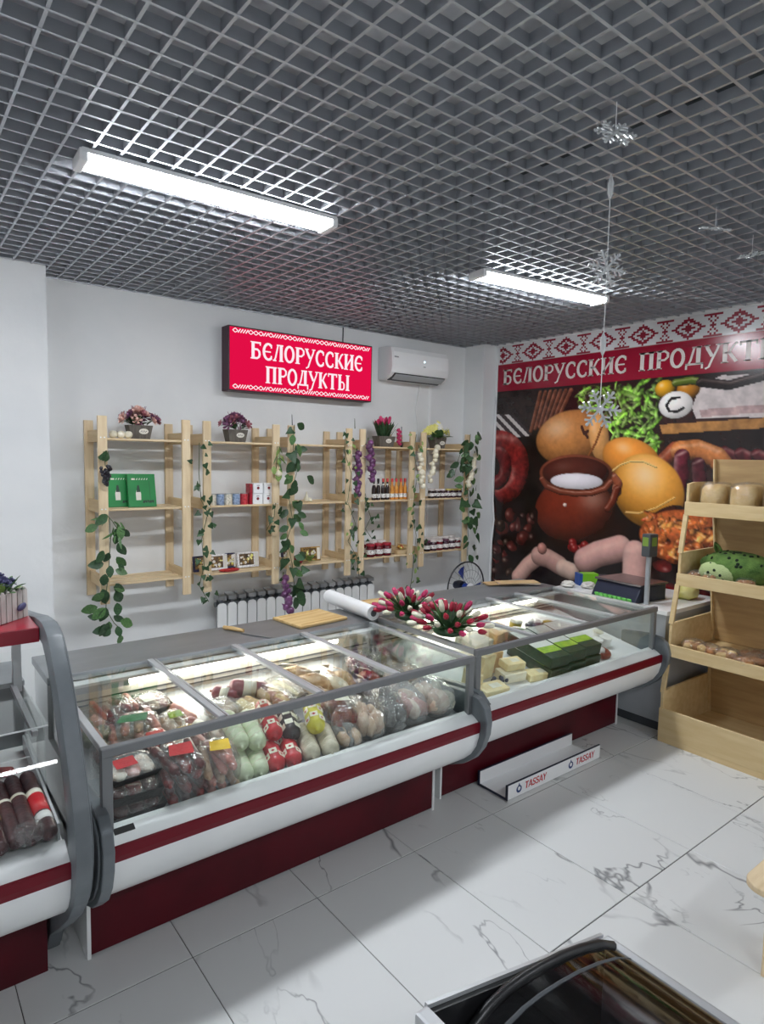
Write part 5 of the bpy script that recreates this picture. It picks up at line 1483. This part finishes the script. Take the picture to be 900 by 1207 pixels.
def capsule(r, L, n=12, pinch=True):
    h = L / 2
    return [(.004, -h - .012), (.007, -h - .010), (.006, -h), (r * .6, -h + r * .10), (r * .9, -h + r * .32), (r, -h + r * .7), (r, h - r * .7), (r * .9, h - r * .32), (r * .6, h - r * .10), (.006, h), (.007, h + .010), (.004, h + .012)]
def roll(label, x, y, r, L, mat, rz=0, dy=0, group=None, marks=None, lift=0.0, band=None, tilt=None, cat='sausage', name='sausage_roll', net=False, rest=None):
    z = (deck(y, dy) if rest is None else rest) + r * 1.02 + lift
    t = thing(name, label, cat, (x, y, z), 0, group, rot=(TILT if tilt is None else tilt, 0, R(rz)))
    MB().lathe(capsule(r, L), 16, rot=(R(90), 0, 0)).build('casing', mat, t, smooth=True)
    if marks:
        for j in range(3):
            yy = -L * .34 + j * L * .30
            for a in (50, 100, 150):
                aa = R(a)
                c_ = Vector((math.cos(aa) * (r + .0008), yy + (.02 if a == 100 else 0), math.sin(aa) * (r + .0008)))
                tx = Vector((-math.sin(aa), 0, math.cos(aa))); ty = Vector((0, 1, 0)); s = r * .42
                MB().add([c_ - tx * s - ty * s, c_ + tx * s - ty * s, c_ + tx * s + ty * s, c_ - tx * s + ty * s], [(0, 1, 2, 3)]).build('printed_label', 'label_pale', t)
                nrm = Vector((math.cos(aa), 0, math.sin(aa))) * .0008; s *= .5
                MB().add([c_ + nrm - tx * s, c_ + nrm - ty * s, c_ + nrm + tx * s, c_ + nrm + ty * s], [(0, 1, 2, 3)]).build('printed_lozenge', marks, t)
    if net:
        for j in range(5):
            yy = -L / 2 + r + j * (L - 2 * r) / 4
            MB().tube([(math.cos(R(a)) * (r + .0005), yy + .012 * math.sin(R(a * 2)), math.sin(R(a)) * (r + .0005)) for a in range(0, 361, 24)], .0012, 4, False).build('net_string', 'fat_white', t)
    if band:
        for (bm_, y0, y1) in band:
            MB().lathe([(r + .001, y0), (r + .001, y1)], 16, rot=(R(90), 0, 0)).build('label_band', bm_, t, smooth=True)
    return t
def bag(label, x, y, d, inner, rz=0, dy=0, film_='bag_film', seed=0, lab=None, kind='saus', group='bagged meats in the long counter', lift=0, rest=None, cat='meat bag', name='meat_bag', tilt=None):
    """clear bag with its contents: d = (w, depth, height)"""
    z = (deck(y, dy) if rest is None else rest) + lift + .004
    t = thing(name, label, cat, (x, y, z), 0, group, rot=(TILT if tilt is None else tilt, 0, R(rz)))
    rg = random.Random(seed)
    w_, dp, h = d
    if kind == 'saus':
        n = max(2, int(w_ / .045)); m = max(1, int(h / .035)); k2 = max(1, int(dp / .12))
        for j in range(m):
            for i_ in range(n):
                for q in range(k2):
                    px = -w_ / 2 + (i_ + .5) * w_ / n; py = -dp / 2 + (q + .5) * dp / k2; pz = (j + .55) * h / m
                    if rg.random() < .9:
                        MB().lathe(capsule(min(w_ / n, h / m) * .48, dp / k2 * .9), 8, rot=(R(90), 0, 0)).build('sausage', inner[(i_ + j + q) % len(inner)], t, smooth=True, loc=(px, py, pz), rot=(R(rg.uniform(-6, 6)), 0, R(rg.uniform(-12, 12))))
    else:
        for i_ in range(6):
            px = (-.25 + .25 * (i_ % 3)) * w_ + rg.uniform(-.04, .04) * w_; py = (-.2 if i_ < 3 else .2) * dp + rg.uniform(-.06, .06) * dp
            MB().blob((0, 0, 0), (w_ * rg.uniform(.36, .52), dp * rg.uniform(.42, .6), h * rg.uniform(.6, .85)), 2.3, 12, 8, .14, seed * 7 + i_).build('meat_piece', inner[i_ % len(inner)], t, smooth=True, loc=(px, py, h * rg.uniform(.40, .52)), rot=(0, R(rg.uniform(-14, 14)), R(rg.uniform(-40, 40))))
    MB().blob((0, 0, h * .52), (w_ * 1.08, dp * 1.08, h * 1.12), 3.0, 26, 16, .075, seed + 9, None, 6).build('film_wrap', film_, t, smooth=True)
    if lab:
        c_ = .32 * w_
        q = [(-c_, -.06 * dp), (c_ * .7, -.14 * dp), (c_, .22 * dp), (-c_ * .6, .26 * dp)]
        MB().add([(p[0], p[1] - .1 * dp, h * 1.10 + .004) for p in q], [(0, 1, 2, 3)]).build('label', lab, t)
    return t
def tray_pack(label, x, y, w_, dp, inner, rz=0, dy=0, tray='tray_black', lab=None, lift=0, group='tray packs in the long counter', seed=0, h=.035, rest=None):
    z = (deck(y, dy) if rest is None else rest) + lift + .002
    t = thing('tray_pack', label, 'tray pack', (x, y, z), 0, group, rot=(TILT, 0, R(rz)))
    vs = [(-w_ * .42, -dp * .42, 0), (w_ * .42, -dp * .42, 0), (w_ * .42, dp * .42, 0), (-w_ * .42, dp * .42, 0), (-w_ / 2, -dp / 2, h), (w_ / 2, -dp / 2, h), (w_ / 2, dp / 2, h), (-w_ / 2, dp / 2, h)]
    MB().add(vs, [(0, 3, 2, 1), (0, 1, 5, 4), (1, 2, 6, 5), (2, 3, 7, 6), (3, 0, 4, 7)]).build('tray', tray, t)
    for i_ in range(3):
        MB().blob((-w_ * .28 + i_ * w_ * .28, 0, h * .7), (w_ * .30, dp * .8, h * .9), 3, 10, 7, .06, seed + i_).build('slice', inner[i_ % len(inner)], t, smooth=True)
    MB().blob((0, 0, h * 1.08), (w_ * .98, dp * .98, .018), 5, 14, 8, .03, seed, None, 4).build('film_wrap', 'bag_film', t, smooth=True)
    if lab: MB().cbox((-w_ * .1, dp * .05, h * 1.08 + .013), (w_ * .42, dp * .4, .001)).build('label', lab, t)
    return t

GR = 'sausage rolls along the front glass'
# front row, from the tall counter to the cheese counter
tray_pack('lowest dark meat tray at the front corner of the long counter', .70, 2.37, .20, .15, ['meat_dark', 'stick_dark'], 4, h=.045, seed=1)
tray_pack('upper dark meat tray stacked at the front corner', .70, 2.38, .20, .15, ['meat_dark', 'meat_red'], -3, lift=.062, h=.045, seed=2)
tray_pack('pink striped bacon tray topmost at the front corner', .70, 2.40, .19, .14, ['fat_white', 'meat_pink', 'fat_white'], 6, lift=.125, h=.03, seed=3, lab='label_red')
bag('tall bag of dark red sausages with red label at front glass', .875, 2.395, (.17, .20, .17), ['meat_red', 'meat_dark'], 2, seed=11, lab='label_red')
bag('bag of pinkish sausages with yellow label at front glass', 1.035, 2.385, (.15, .19, .15), ['meat_pink', 'meat_pink', 'meat_beige'], -3, seed=12, lab='label_yellow')
bag('flat bag with pale yellow label behind the pinkish sausages', .99, 2.56, (.16, .12, .12), ['meat_beige', 'meat_pink'], 8, seed=13, lab='label_pale')
roll('pale green netted roll at the bottom next to the pinkish sausages', 1.145, 2.41, .040, .24, 'roll_green', -10, group=GR, net=True)
roll('pale green netted roll at the bottom next to the red rolls', 1.218, 2.40, .040, .22, 'roll_green', -14, group=GR, net=True)
roll('pale green netted roll on top, nearer the pinkish sausages', 1.165, 2.50, .040, .24, 'roll_green', -8, group=GR, lift=.075, net=True)
roll('pale green netted roll on top, nearer the red rolls', 1.242, 2.48, .040, .24, 'roll_green', -12, group=GR, lift=.07, net=True)
roll('first bright red printed sausage roll beside the green rolls', 1.305, 2.435, .040, .29, 'roll_red', -14, group=GR, marks='roll_red')
roll('second bright red printed sausage roll at the front glass', 1.388, 2.43, .040, .29, 'roll_red', -16, group=GR, marks='roll_red')
roll('bright red printed sausage roll on top of the other red ones', 1.345, 2.52, .038, .26, 'roll_red', -14, group=GR, marks='roll_red', lift=.07)
roll('black sausage roll with white print behind the clear rolls', 1.43, 2.50, .042, .24, 'roll_black', -18, group=GR, marks='label_pale', lift=.05)
roll('first clear-cased pale roll right of the red rolls', 1.470, 2.395, .042, .22, 'roll_clear', -16, group=GR, net=True)
roll('second clear-cased pale roll in front of the yellow roll', 1.56, 2.37, .042, .20, 'roll_clear', -18, group=GR, net=True)
roll('yellow sausage roll lying above the clear-cased rolls', 1.545, 2.46, .043, .23, 'roll_yellow', -24, group=GR, marks='roll_red', lift=.075)
bag('bag of grey pork pieces just right of the yellow roll', 1.66, 2.37, (.11, .16, .09), ['meat_beige', 'grey_mix'], 0, seed=21, kind='m')
bag('bag of smoked brown meat with white price sticker', 1.70, 2.49, (.13, .20, .15), ['meat_red', 'ring_saus'], -10, seed=22, kind='m', lab='label_pale')
bag('bag of creamy beige meat in the middle of front glass', 1.80, 2.40, (.14, .22, .15), ['chicken', 'meat_beige'], -12, seed=23, kind='m')
bag('dark grey glossy bag beside the creamy beige meat', 1.945, 2.42, (.13, .26, .15), ['grey_mix'], -16, seed=24, kind='m')
bag('bag of pink chicken pieces beside the dark grey bag', 2.08, 2.43, (.14, .24, .14), ['meat_pink', 'chicken'], -10, seed=25, kind='m', film_='bag_milky')
bag('bag of whole pale chicken at the far front corner', 2.24, 2.42, (.17, .22, .15), ['chicken', 'chicken', 'roll_clear'], 0, seed=26, kind='m', film_='bag_milky')
bag('milky bag lying on top behind the whole pale chicken', 2.22, 2.63, (.20, .16, .10), ['grey_mix', 'chicken'], 6, seed=27, kind='m', film_='bag_milky', lift=.03)
# under the first glass pane
bag('bag of pink sausages with white corner in the rear of first pane', .80, 2.98, (.20, .16, .07), ['meat_pink', 'meat_red'], 10, seed=31)
bag('bag of sausages with bright green label under first pane', .83, 2.81, (.22, .16, .08), ['meat_pink', 'meat_beige'], -6, seed=32, lab='label_green')
tray_pack('clear-lidded meat tray at the rear of the first pane', .965, 2.97, .15, .16, ['meat_red', 'fish_tan'], 10, lab='label_pale', h=.05, seed=33)
bag('small pack with bright red label under first pane', .87, 2.66, (.14, .12, .08), ['meat_red', 'meat_pink'], 4, seed=34, lab='label_red')
bag('pack with lime yellow sticker under first pane', 1.0, 2.78, (.12, .14, .07), ['fat_white', 'meat_beige'], 14, seed=35, lab='pack_lime', kind='m')
bag('pack with pale cheese-yellow label under first pane', .995, 2.645, (.13, .11, .08), ['cheese', 'fat_white'], 6, seed=36, lab='label_yellow', kind='m')
bag('green-tinted bag close to the end glass of long counter', .68, 2.87, (.12, .20, .07), ['green_mix', 'meat_pink'], 0, seed=37, kind='m')
bag('reddish sausage bag close to the end glass of long counter', .70, 2.64, (.13, .18, .07), ['meat_red', 'meat_pink'], 3, seed=38)
roll('thin pink cooked sausage under the first divider', 1.07, 2.84, .028, .16, 'meat_pink', 20, group='small rolls under the glass')
roll('short white and plum roll under the first divider', 1.09, 2.70, .034, .15, 'roll_plum', 30, group='small rolls under the glass', band=[('label_pale', -.02, .03)])
roll('short creamy roll lying near the first divider', 1.15, 2.62, .034, .16, 'fat_white', 24, group='small rolls under the glass')
# second pane
bag('bag of white fat pieces under second pane', 1.25, 2.80, (.16, .15, .06), ['fat_white', 'meat_beige'], 20, seed=41, kind='m', film_='bag_milky')
bag('pack of tan fillets at the front of the second pane', 1.22, 2.70, (.12, .12, .05), ['fish_tan', 'fat_white'], -10, seed=42, kind='m')
roll('plum sausage with white label lying crossways in second pane', 1.43, 2.89, .045, .20, 'roll_plum', 72, group='small rolls under the glass', band=[('label_pale', -.035, .03)])
roll('smaller plum sausage end left of the white-labelled one', 1.31, 2.91, .035, .13, 'roll_plum', 50, group='small rolls under the glass', band=[('label_pale', -.02, .02)])
bag('bag of long yellow-white sausages under second pane', 1.385, 2.73, (.13, .22, .06), ['cheese', 'cheese_orange', 'fat_white'], 24, seed=43, kind='saus')
bag('block of pink layered ham wrapped in film under second pane', 1.52, 2.79, (.12, .22, .07), ['meat_pink', 'cheese_orange'], 28, seed=44, kind='m')
tray_pack('white tray of sliced fat near the second divider', 1.62, 2.86, .16, .22, ['fat_white', 'cheese'], 18, tray='cup_white', seed=45)
tray_pack('white tray of rosy slices at the front of second pane', 1.47, 2.62, .14, .13, ['fat_white', 'meat_pink'], 12, tray='cup_white', seed=46)
# third pane: dried fish
def fish(label, x, y, L, rz, mat, seed, lift=0):
    t = thing('dried_fish', label, 'fish', (x, y, deck(y) + .030 + lift), 0, 'dried fish under the glass', rot=(TILT, 0, R(rz)))
    rg = random.Random(seed); n = 9; vs = []; ns = 10
    for i_ in range(n):
        f_ = i_ / (n - 1); r_ = .006 + .030 * math.sin(PI * min(f_ * 1.15 + .08, 1)) ** .8
        for k_ in range(ns):
            a = 2 * PI * k_ / ns; vs.append((r_ * math.cos(a) * (1 + .12 * rg.random()), (f_ - .5) * L, r_ * 1.05 * math.sin(a) + .012 * math.sin(f_ * 5)))
    fs = [(i_ * ns + k_, i_ * ns + (k_ + 1) % ns, (i_ + 1) * ns + (k_ + 1) % ns, (i_ + 1) * ns + k_) for i_ in range(n - 1) for k_ in range(ns)] + [tuple(range(ns - 1, -1, -1)), tuple(range((n - 1) * ns, n * ns))]
    b = MB().add(vs, fs).build('body', mat, t, smooth=True)
    MB().add([(0, L * .48, .0), (-.028, L * .62, .012), (0, L * .56, .014), (.028, L * .62, .012), (0, L * .50, .02)], [(0, 1, 2), (0, 2, 3), (1, 4, 2), (2, 4, 3)]).build('tail', mat, t)
    MB().blob((0, -L * .44, .004), (.05, .06, .05), 2.2, 10, 8, .05, seed).build('head', mat, t, smooth=True)
    MB().tube([(0, -L * .35, .035), (.004, 0, .047), (0, L * .3, .028)], .004, 5).build('string_tie', 'fat_white', t)
for k_, (x, y, L, rz, m_, lf, lb) in enumerate(((1.74, 2.97, .26, 40, 'fish_tan', 0, 'big tan dried fish at the rear of third pane'), (1.78, 2.85, .26, 28, 'fish_tan', .01, 'tan dried fish in the middle of third pane'),
        (1.74, 2.72, .24, 20, 'fish_tan', 0, 'tan dried fish leaning on the second divider'), (1.86, 2.76, .24, 8, 'roll_clear', .02, 'pale dried fish in front of the tan ones'),
        (1.94, 2.82, .22, 4, 'fish_tan', .01, 'narrow brown dried fish beside the grey one'), (2.01, 2.72, .22, -8, 'fish_grey', 0, 'grey dried fish next to the narrow brown one'),
        (2.09, 2.78, .22, 12, 'meat_red', 0, 'reddish smoked fish under the third divider'), (2.10, 2.62, .20, 30, 'fish_grey', .02, 'silvery dried fish near the third divider front'))):
    fish(lb, x, y, L, rz, m_, 50 + k_, lf)
bag('white packet lying at the front of the third pane', 1.83, 2.60, (.16, .10, .06), ['fat_white'], 10, seed=61, kind='m', film_='bag_milky')
# fourth pane
bag('dark green mixed bag at the rear of fourth pane', 2.23, 2.95, (.22, .18, .08), ['green_mix', 'grey_mix'], 10, seed=62, kind='m')
bag('dark red mixed bag at the middle of fourth pane', 2.13, 2.90, (.14, .18, .08), ['meat_dark', 'roll_plum'], -8, seed=63, kind='m')
bag('olive green bag at the front of the fourth pane', 2.25, 2.79, (.20, .14, .07), ['green_mix', 'roll_clear'], 4, seed=64, kind='m')

# tall counter: sausage sticks side by side
GS_ = 'sausage sticks in the tall counter'
def stick(label, x, rz, mats, r=.026, L=.40, y=2.46, lift=0):
    roll(label, x, y, r, L, 'stick_dark', rz, group=GS_, band=mats, lift=lift + .03, tilt=R(6), cat='sausage', name='sausage_stick', rest=.62 + (y - 2.25) * .107)
stick('dark sausage stick with red and silver bands nearest the divider', .398, 1, [('label_red', -.03, .08), ('cup_white', .09, .13), ('label_pale', -.06, -.03)], .027)
stick('dark sausage stick in clear wrap left of the red-banded one', .347, 1, [('label_pale', -.06, -.045)], .026)
stick('thin dark sausage stick behind the clear-wrapped one', .302, 1, [('label_pale', -.05, -.035)], .024, .38)
stick('dark sausage stick with tan label second from the edge', .256, 1, [('fish_tan', -.07, .05), ('label_pale', -.09, -.07)], .025)
stick('dark sausage stick with cream label at the picture edge', .206, 1, [('cheese', -.04, .08), ('label_pale', .08, .10)], .026)
stick('dark plain sausage stick farther along the tall counter', .152, 1, [('cheese', -.05, .06)], .026)
roll('small brown sausage pair lying crossways on the white deck', .30, 2.80, .020, .15, 'meat_red', 75, group=GS_, tilt=R(6), rest=.68)
bag('crumpled clear bag end over the sausage sticks', .345, 2.30, (.09, .08, .05), ['stick_dark'], 0, seed=71, kind='m', rest=.66, tilt=R(6), group=GS_)

# cheese counter
GC = 'cheeses in the second counter'
def cheese(label, x, y, d, mat, rz=0, lift=0, wedge=False, rest=None):
    z = deck(y, .06) + lift + .002
    t = thing('cheese_block', label, 'cheese', (x, y, z), 0, GC, rot=(TILT, 0, R(rz)))
    w_, dp, h = d
    if wedge:
        mb = MB().prism([(-w_ / 2, -dp / 2), (w_ / 2, -dp * .35), (w_ / 2, dp * .35), (-w_ / 2, dp / 2)], 'z', 0, h)
    else:
        mb = MB().box(-w_ / 2, -dp / 2, 0, w_ / 2, dp / 2, h)
    b = mb.build('block', mat, t, bevel=.006)
    MB().cbox((w_ * .1, 0, h + .0008), (w_ * .4, dp * .45, .001)).build('price_label', 'label_pale', t)
cheese('wide pale cheese block under the tulips at the rear', 3.02, 2.86, (.22, .16, .06), 'cheese_white', 10, .02)
cheese('orange-rimmed cheese block at the rear beside the green tubs', 3.27, 2.90, (.24, .14, .07), 'cheese_orange', 16, .02)
cheese('big white cheese block in front of the rear cheeses', 2.90, 2.72, (.22, .16, .06), 'cheese_white', 12)
cheese('tall upright yellow cheese wedge beside the counter post', 2.80, 2.57, (.12, .06, .15), 'cheese', 8)
cheese('narrow upright cheese slice beside the tall wedge', 2.93, 2.60, (.07, .05, .14), 'cheese_orange', -10)
cheese('cheese block stacked on top of the middle one', 2.98, 2.50, (.14, .09, .045), 'cheese', -10, .062)
cheese('cheese block underneath in the middle of the deck', 2.955, 2.49, (.17, .10, .058), 'cheese_white', -8)
cheese('long low cheese wedge in front of the dark green packs', 3.15, 2.425, (.20, .09, .045), 'cheese', -14, 0, True)
cheese('rounded cheese half nearest the counter post at front', 2.70, 2.405, (.18, .10, .055), 'cheese', -6)
cheese('narrow cheese bar standing right behind the post', 2.63, 2.50, (.05, .12, .11), 'cheese', 0)
t = thing('blue_grapes', 'small cluster of blue grapes between the cheeses', 'grapes', (2.85, 2.47, deck(2.47, .06) + .002))
gm2 = MB().ell((0, 0, 0), .013, .013, .013, 8, 6).mesh('grape', smooth=True); gm2.materials.append(MATS['blue_grape'])
rg = random.Random(77)
for k_ in range(14): share('grape', gm2, t, (rg.uniform(-.04, .04), rg.uniform(-.03, .03), .013 + rg.random() * .02))
pm('pack_top', (222, 226, 218), .35)
def green_pack(label, x, y, rz, lift=0):
    t = thing('green_pack', label, 'pack', (x, y, deck(y, .06) + .003 + lift), 0, 'dark green packs beside the cheeses', rot=(TILT, 0, R(rz)))
    MB().box(-.085, -.19, 0, .085, .19, .072).build('box', 'pack_green', t, bevel=.006)
    MB().box(-.082, -.05, .0722, .082, .18, .0735).build('top_label', 'pack_top', t)
    MB().box(-.082, -.12, .0722, .082, -.052, .0735).build('lime_stripe', 'pack_lime', t)
for k_, (x, y, lf, lb) in enumerate(((3.27, 2.54, 0, 'bottom dark green pack nearest the cheeses'), (3.455, 2.55, 0, 'bottom dark green pack in the middle'), (3.635, 2.56, 0, 'bottom dark green pack farthest from the cheeses'),
        (3.27, 2.54, .076, 'top dark green pack nearest the cheeses'), (3.455, 2.55, .076, 'top dark green pack in the middle'), (3.635, 2.56, .076, 'top dark green pack farthest from the cheeses'))):
    green_pack(lb, x, y, -4, lf)
def tub(label, x, y, r, h, mat, lid, dy=.06, lift=0, group='tubs and jars in the second counter'):
    t = thing('food_tub', label, 'tub', (x, y, deck(y, dy) + .002 + lift), 0, group, rot=(TILT, 0, 0))
    MB().lathe([(r * .86, 0), (r * .9, .004), (r, h), (r, h + .002)], 18).build('cup', mat, t, smooth='auto')
    MB().lathe([(r * 1.05, h), (r * 1.05, h + .008), (r * .9, h + .011)], 18).build('lid', lid, t, smooth='auto')
tub('green tub at the rear left of the purple pack', 3.46, 2.86, .055, .06, 'caviar_green', 'caviar_green')
tub('second green tub right behind the dark green packs', 3.58, 2.84, .05, .05, 'caviar_green', 'label_pale')
tub('yellow-green tub in the rear row', 3.57, 2.98, .045, .06, 'olive_yellow', 'label_pale')
tub('olive yellow tub beside the purple pack', 3.80, 2.86, .05, .06, 'olive_yellow', 'olive_yellow')
tub('white lidded tub at the end of the cheese deck', 4.02, 2.54, .042, .06, 'cup_white', 'cup_white')
tub('second white tub behind the ring sausage', 3.93, 2.55, .04, .055, 'cup_white', 'cup_white')
tub('small white tub near the end glass', 4.08, 2.64, .036, .05, 'cup_white', 'label_pale')
tub('pale tub behind the yellow fruit', 3.90, 2.72, .04, .06, 'label_pale', 'cup_white')
bag('dark purple pack at the rear of the cheese counter', 3.70, 2.92, (.13, .10, .07), ['purple_pack'], 10, dy=.06, seed=81, kind='m', group='packs in the second counter')
bag('clear pack of green salad behind the cheeses', 3.40, 2.98, (.14, .10, .06), ['caviar_green', 'green_mix'], -10, dy=.06, seed=82, kind='m', group='packs in the second counter')
t = thing('lemon_fruit', 'yellow-orange round fruit resting near the green packs', 'fruit', (3.80, 2.64, deck(2.64, .06) + .045), 0, rot=(TILT, 0, 0))
MB().lathe([(.006, -.048), (.02, -.042), (.042, -.018), (.044, .010), (.030, .036), (.008, .046), (.004, .052)], 16).build('fruit', 'lemon', t, smooth=True)
MB().lathe([(.004, .050), (.003, .060)], 6).build('stalk', 'vine_stem', t)
t = thing('ring_sausage', 'ring-shaped brown sausage with white middle beside green packs', 'sausage', (3.84, 2.455, deck(2.455, .06) + .024), 0, rot=(TILT, 0, R(20)))
MB().tube([(.07 * math.cos(R(a)), .055 * math.sin(R(a)), 0) for a in range(-150, 151, 15)], .021, 10).build('casing', 'ring_saus', t, smooth=True)
MB().lathe([(.03, -.012), (.035, 0), (.03, .03), (.02, .036)], 14).build('white_filling', 'cup_white', t, smooth=True)

# ------------------------------------------------------------------ bread rack goods
pm('bread', (232, 200, 138), .7, rgb2=(208, 166, 98), scale=9, bump=.3, bump_scale=40); pm('crust', (186, 130, 72), .6, rgb2=(150, 94, 48), scale=12, bump=.3, bump_scale=40)
def loaf(label, x, y, z, d, rz, mat='bread', seed=0, group='bagged loaves on the top tier'):
    t = thing('bread_loaf', label, 'bread', (x, y, z), R(rz), group)
    MB().blob((0, 0, d[2] / 2), d, 4.5, 18, 12, .03, seed).build('loaf', mat, t, smooth=True)
    MB().blob((0, 0, d[2] * .53), (d[0] * 1.07, d[1] * 1.07, d[2] * 1.10), 4.2, 20, 12, .035, seed + 3, None, 6).build('film_wrap', 'bag_film', t, smooth=True)
ZT3 = 1.602
loaf('bagged pale loaf at the post end of the top rack tier', 4.57, 2.07, ZT3, (.22, .165, .205), 2, 'bread', 1)
loaf('bagged pale loaf in the middle of the top rack tier', 4.57, 1.87, ZT3, (.22, .17, .21), -3, 'bread', 2)
loaf('bagged pale loaf at the picture edge of the top tier', 4.57, 1.66, ZT3, (.22, .18, .21), 4, 'bread', 3)
loaf('bagged loaf behind, on the hidden end of top tier', 4.57, 1.40, ZT3, (.22, .17, .17), 0, 'bread', 4)
t = thing('spotted_plush', 'round green plush with dark spots and hanging loop on rack', 'plush toy', (4.62, 1.93, 1.112))
pm('plush_green', (104, 138, 66), .9, rgb2=(66, 98, 42), scale=14, bump=.5, bump_scale=120); pm('plush_pale', (176, 192, 136), .9, bump=.4, bump_scale=120); pm('plush_spot', (24, 40, 22), .9)
MB().blob((0, 0, .12), (.36, .46, .24), 2.3, 24, 14, .03, 5).build('body', 'plush_green', t, smooth=True)
MB().blob((-.12, .06, .09), (.17, .27, .17), 2.2, 18, 12, .02, 6).build('face', 'plush_pale', t, smooth=True)
MB().tube([(-.02, .10, .225), (-.03, .12, .265), (-.02, .145, .28), (-.01, .15, .25), (-.01, .13, .215)], .011, 8).build('loop', 'plush_green', t, smooth=True)
rg = random.Random(3)
for k_ in range(26):
    a = R(rg.uniform(95, 265)); e = R(rg.uniform(8, 70))
    d_ = Vector((math.cos(a) * math.cos(e), math.sin(a) * math.cos(e), math.sin(e)))
    l_ = (abs(d_.x / .18) ** 2.3 + abs(d_.y / .23) ** 2.3 + abs(d_.z / .12) ** 2.3) ** (-1 / 2.3)
    MB().ell((0, 0, 0), .012, .012, .005, 8, 5).build('spot', 'plush_spot', t, smooth=True, loc=tuple(d_ * l_ * 1.0 + Vector((0, 0, .12))), rot=aim(d_))
for (yy, zz) in ((.10, .10), (.06, .12), (.02, .09), (.0, .06), (.09, .06)):
    MB().ell((-.205, yy, zz), .007, .010, .010, 8, 6).build('spot', 'plush_spot', t, smooth=True)
for k_, (x, y, lb) in enumerate(((4.46, 2.13, 'wrapped brown bun at the post end of the second tier'), (4.45, 2.02, 'wrapped brown bun in front of the plush face'), (4.45, 1.80, 'wrapped brown bun before the plush, toward the edge'), (4.45, 1.62, 'wrapped brown bun farther along the second tier'))):
    bag(lb, x, y, (.11, .10, .07), ['crust'], 0, seed=90 + k_, kind='m', rest=1.128, tilt=0, group='wrapped buns on the second tier', cat='bun', name='wrapped_bun')
for k_, (x, y, rz, lb) in enumerate(((4.42, 2.10, 30, 'wrapped pastry at the post end of the third tier'), (4.40, 1.98, -20, 'wrapped twisted pastry second on the third tier'), (4.40, 1.86, 15, 'shiny wrapped pastry in the middle of third tier'), (4.42, 1.72, 70, 'long flat baked roll on the third tier'), (4.44, 1.54, 80, 'long flat baked roll at the picture edge'), (4.55, 1.75, 60, 'baked roll lying behind the long flat one'))):
    bag(lb, x, y, (.11, .14, .085) if k_ < 3 else (.13, .22, .075), ['crust', 'bread'] if k_ < 3 else ['crust'], rz, seed=100 + k_, kind='m', rest=.635, tilt=0, group='wrapped pastries on the third tier', cat='pastry', name='wrapped_pastry')
pm('yellow_bag', (208, 196, 84), .5, rgb2=(224, 218, 150), scale=10)
o = MB().blob((0, 0, .06), (.20, .16, .12), 2.6, 16, 10, .10, 8).build('yellow_packet', 'yellow_bag', None, smooth=True, loc=(4.93, 2.42, DZ)); tag(o, 'yellow packet standing on the desk behind the bread rack', 'packet')

# ------------------------------------------------------------------ hanging snowflakes
def flake_mesh(r_, seed, th=.006):
    mb = MB()
    for k_ in range(6):
        a = R(60 * k_); c_, s_ = math.cos(a), math.sin(a)
        def P(u, v): return (c_ * u - s_ * v, 0, s_ * u + c_ * v)
        mb.beam(P(0, 0), P(r_, 0), r_ * .11, th, (0, 1, 0))
        for f_, l_ in ((.45, .30), (.72, .26)):
            for sg in (-1, 1):
                mb.beam(P(r_ * f_, 0), P(r_ * (f_ + l_ * .6), sg * r_ * l_), r_ * .09, th, (0, 1, 0))
        mb.ell(P(r_ * 1.0, 0), r_ * .09, th, r_ * .09, 8, 6)
    mb.ell((0, 0, 0), r_ * .2, th, r_ * .2, 10, 6)
    me = mb.mesh('snowflake'); me.materials.append(MATS['crystal']); return me
FM = flake_mesh(.075, 1)
GX, GY = 2.46, 1.63
t = thing('snowflake_garland', 'hanging string with two clear snowflakes and crystal drops', 'garland', (GX, GY, CEIL))
MB().tube([(0, 0, 0), (.003, 0, -.5), (0, 0, -1.0)], .0018, 5).build('string', 'white_plastic', t)
dm = MB().lathe([(.002, -.05), (.012, -.025), (.013, .02), (.002, .05)], 6).mesh('crystal_drop'); dm.materials.append(MATS['crystal'])
share('crystal_drop', dm, t, (0, 0, -.055)); share('crystal_drop', dm, t, (0, 0, -.70))
share('snowflake', FM, t, (0, 0, -.385), (0, R(12), R(-38))); share('snowflake', FM, t, (.0, 0, -.975), (R(14), R(5), R(-45)), 1.12)
for k_, (x, y, rot, lb) in enumerate(((1.99, 1.31, (R(-35), R(8), R(-40)), 'single clear snowflake just under the grid, highest in view'),
                                      (3.14, 1.51, (R(-72), 0, R(-20)), 'flat-hanging snowflake under the grid beside the garland'),
                                      (3.66, 1.56, (R(-68), R(-15), R(-50)), 'tilted snowflake under the grid at the picture edge'))):
    t = thing('ceiling_snowflake', lb, 'snowflake', (x, y, CEIL - .10), 0, 'snowflakes hung from the grid')
    MB().tube([(0, 0, 0), (0, 0, .10)], .0015, 5).build('string', 'white_plastic', t)
    share('flake', FM, t, (0, 0, -.0), rot, .9)
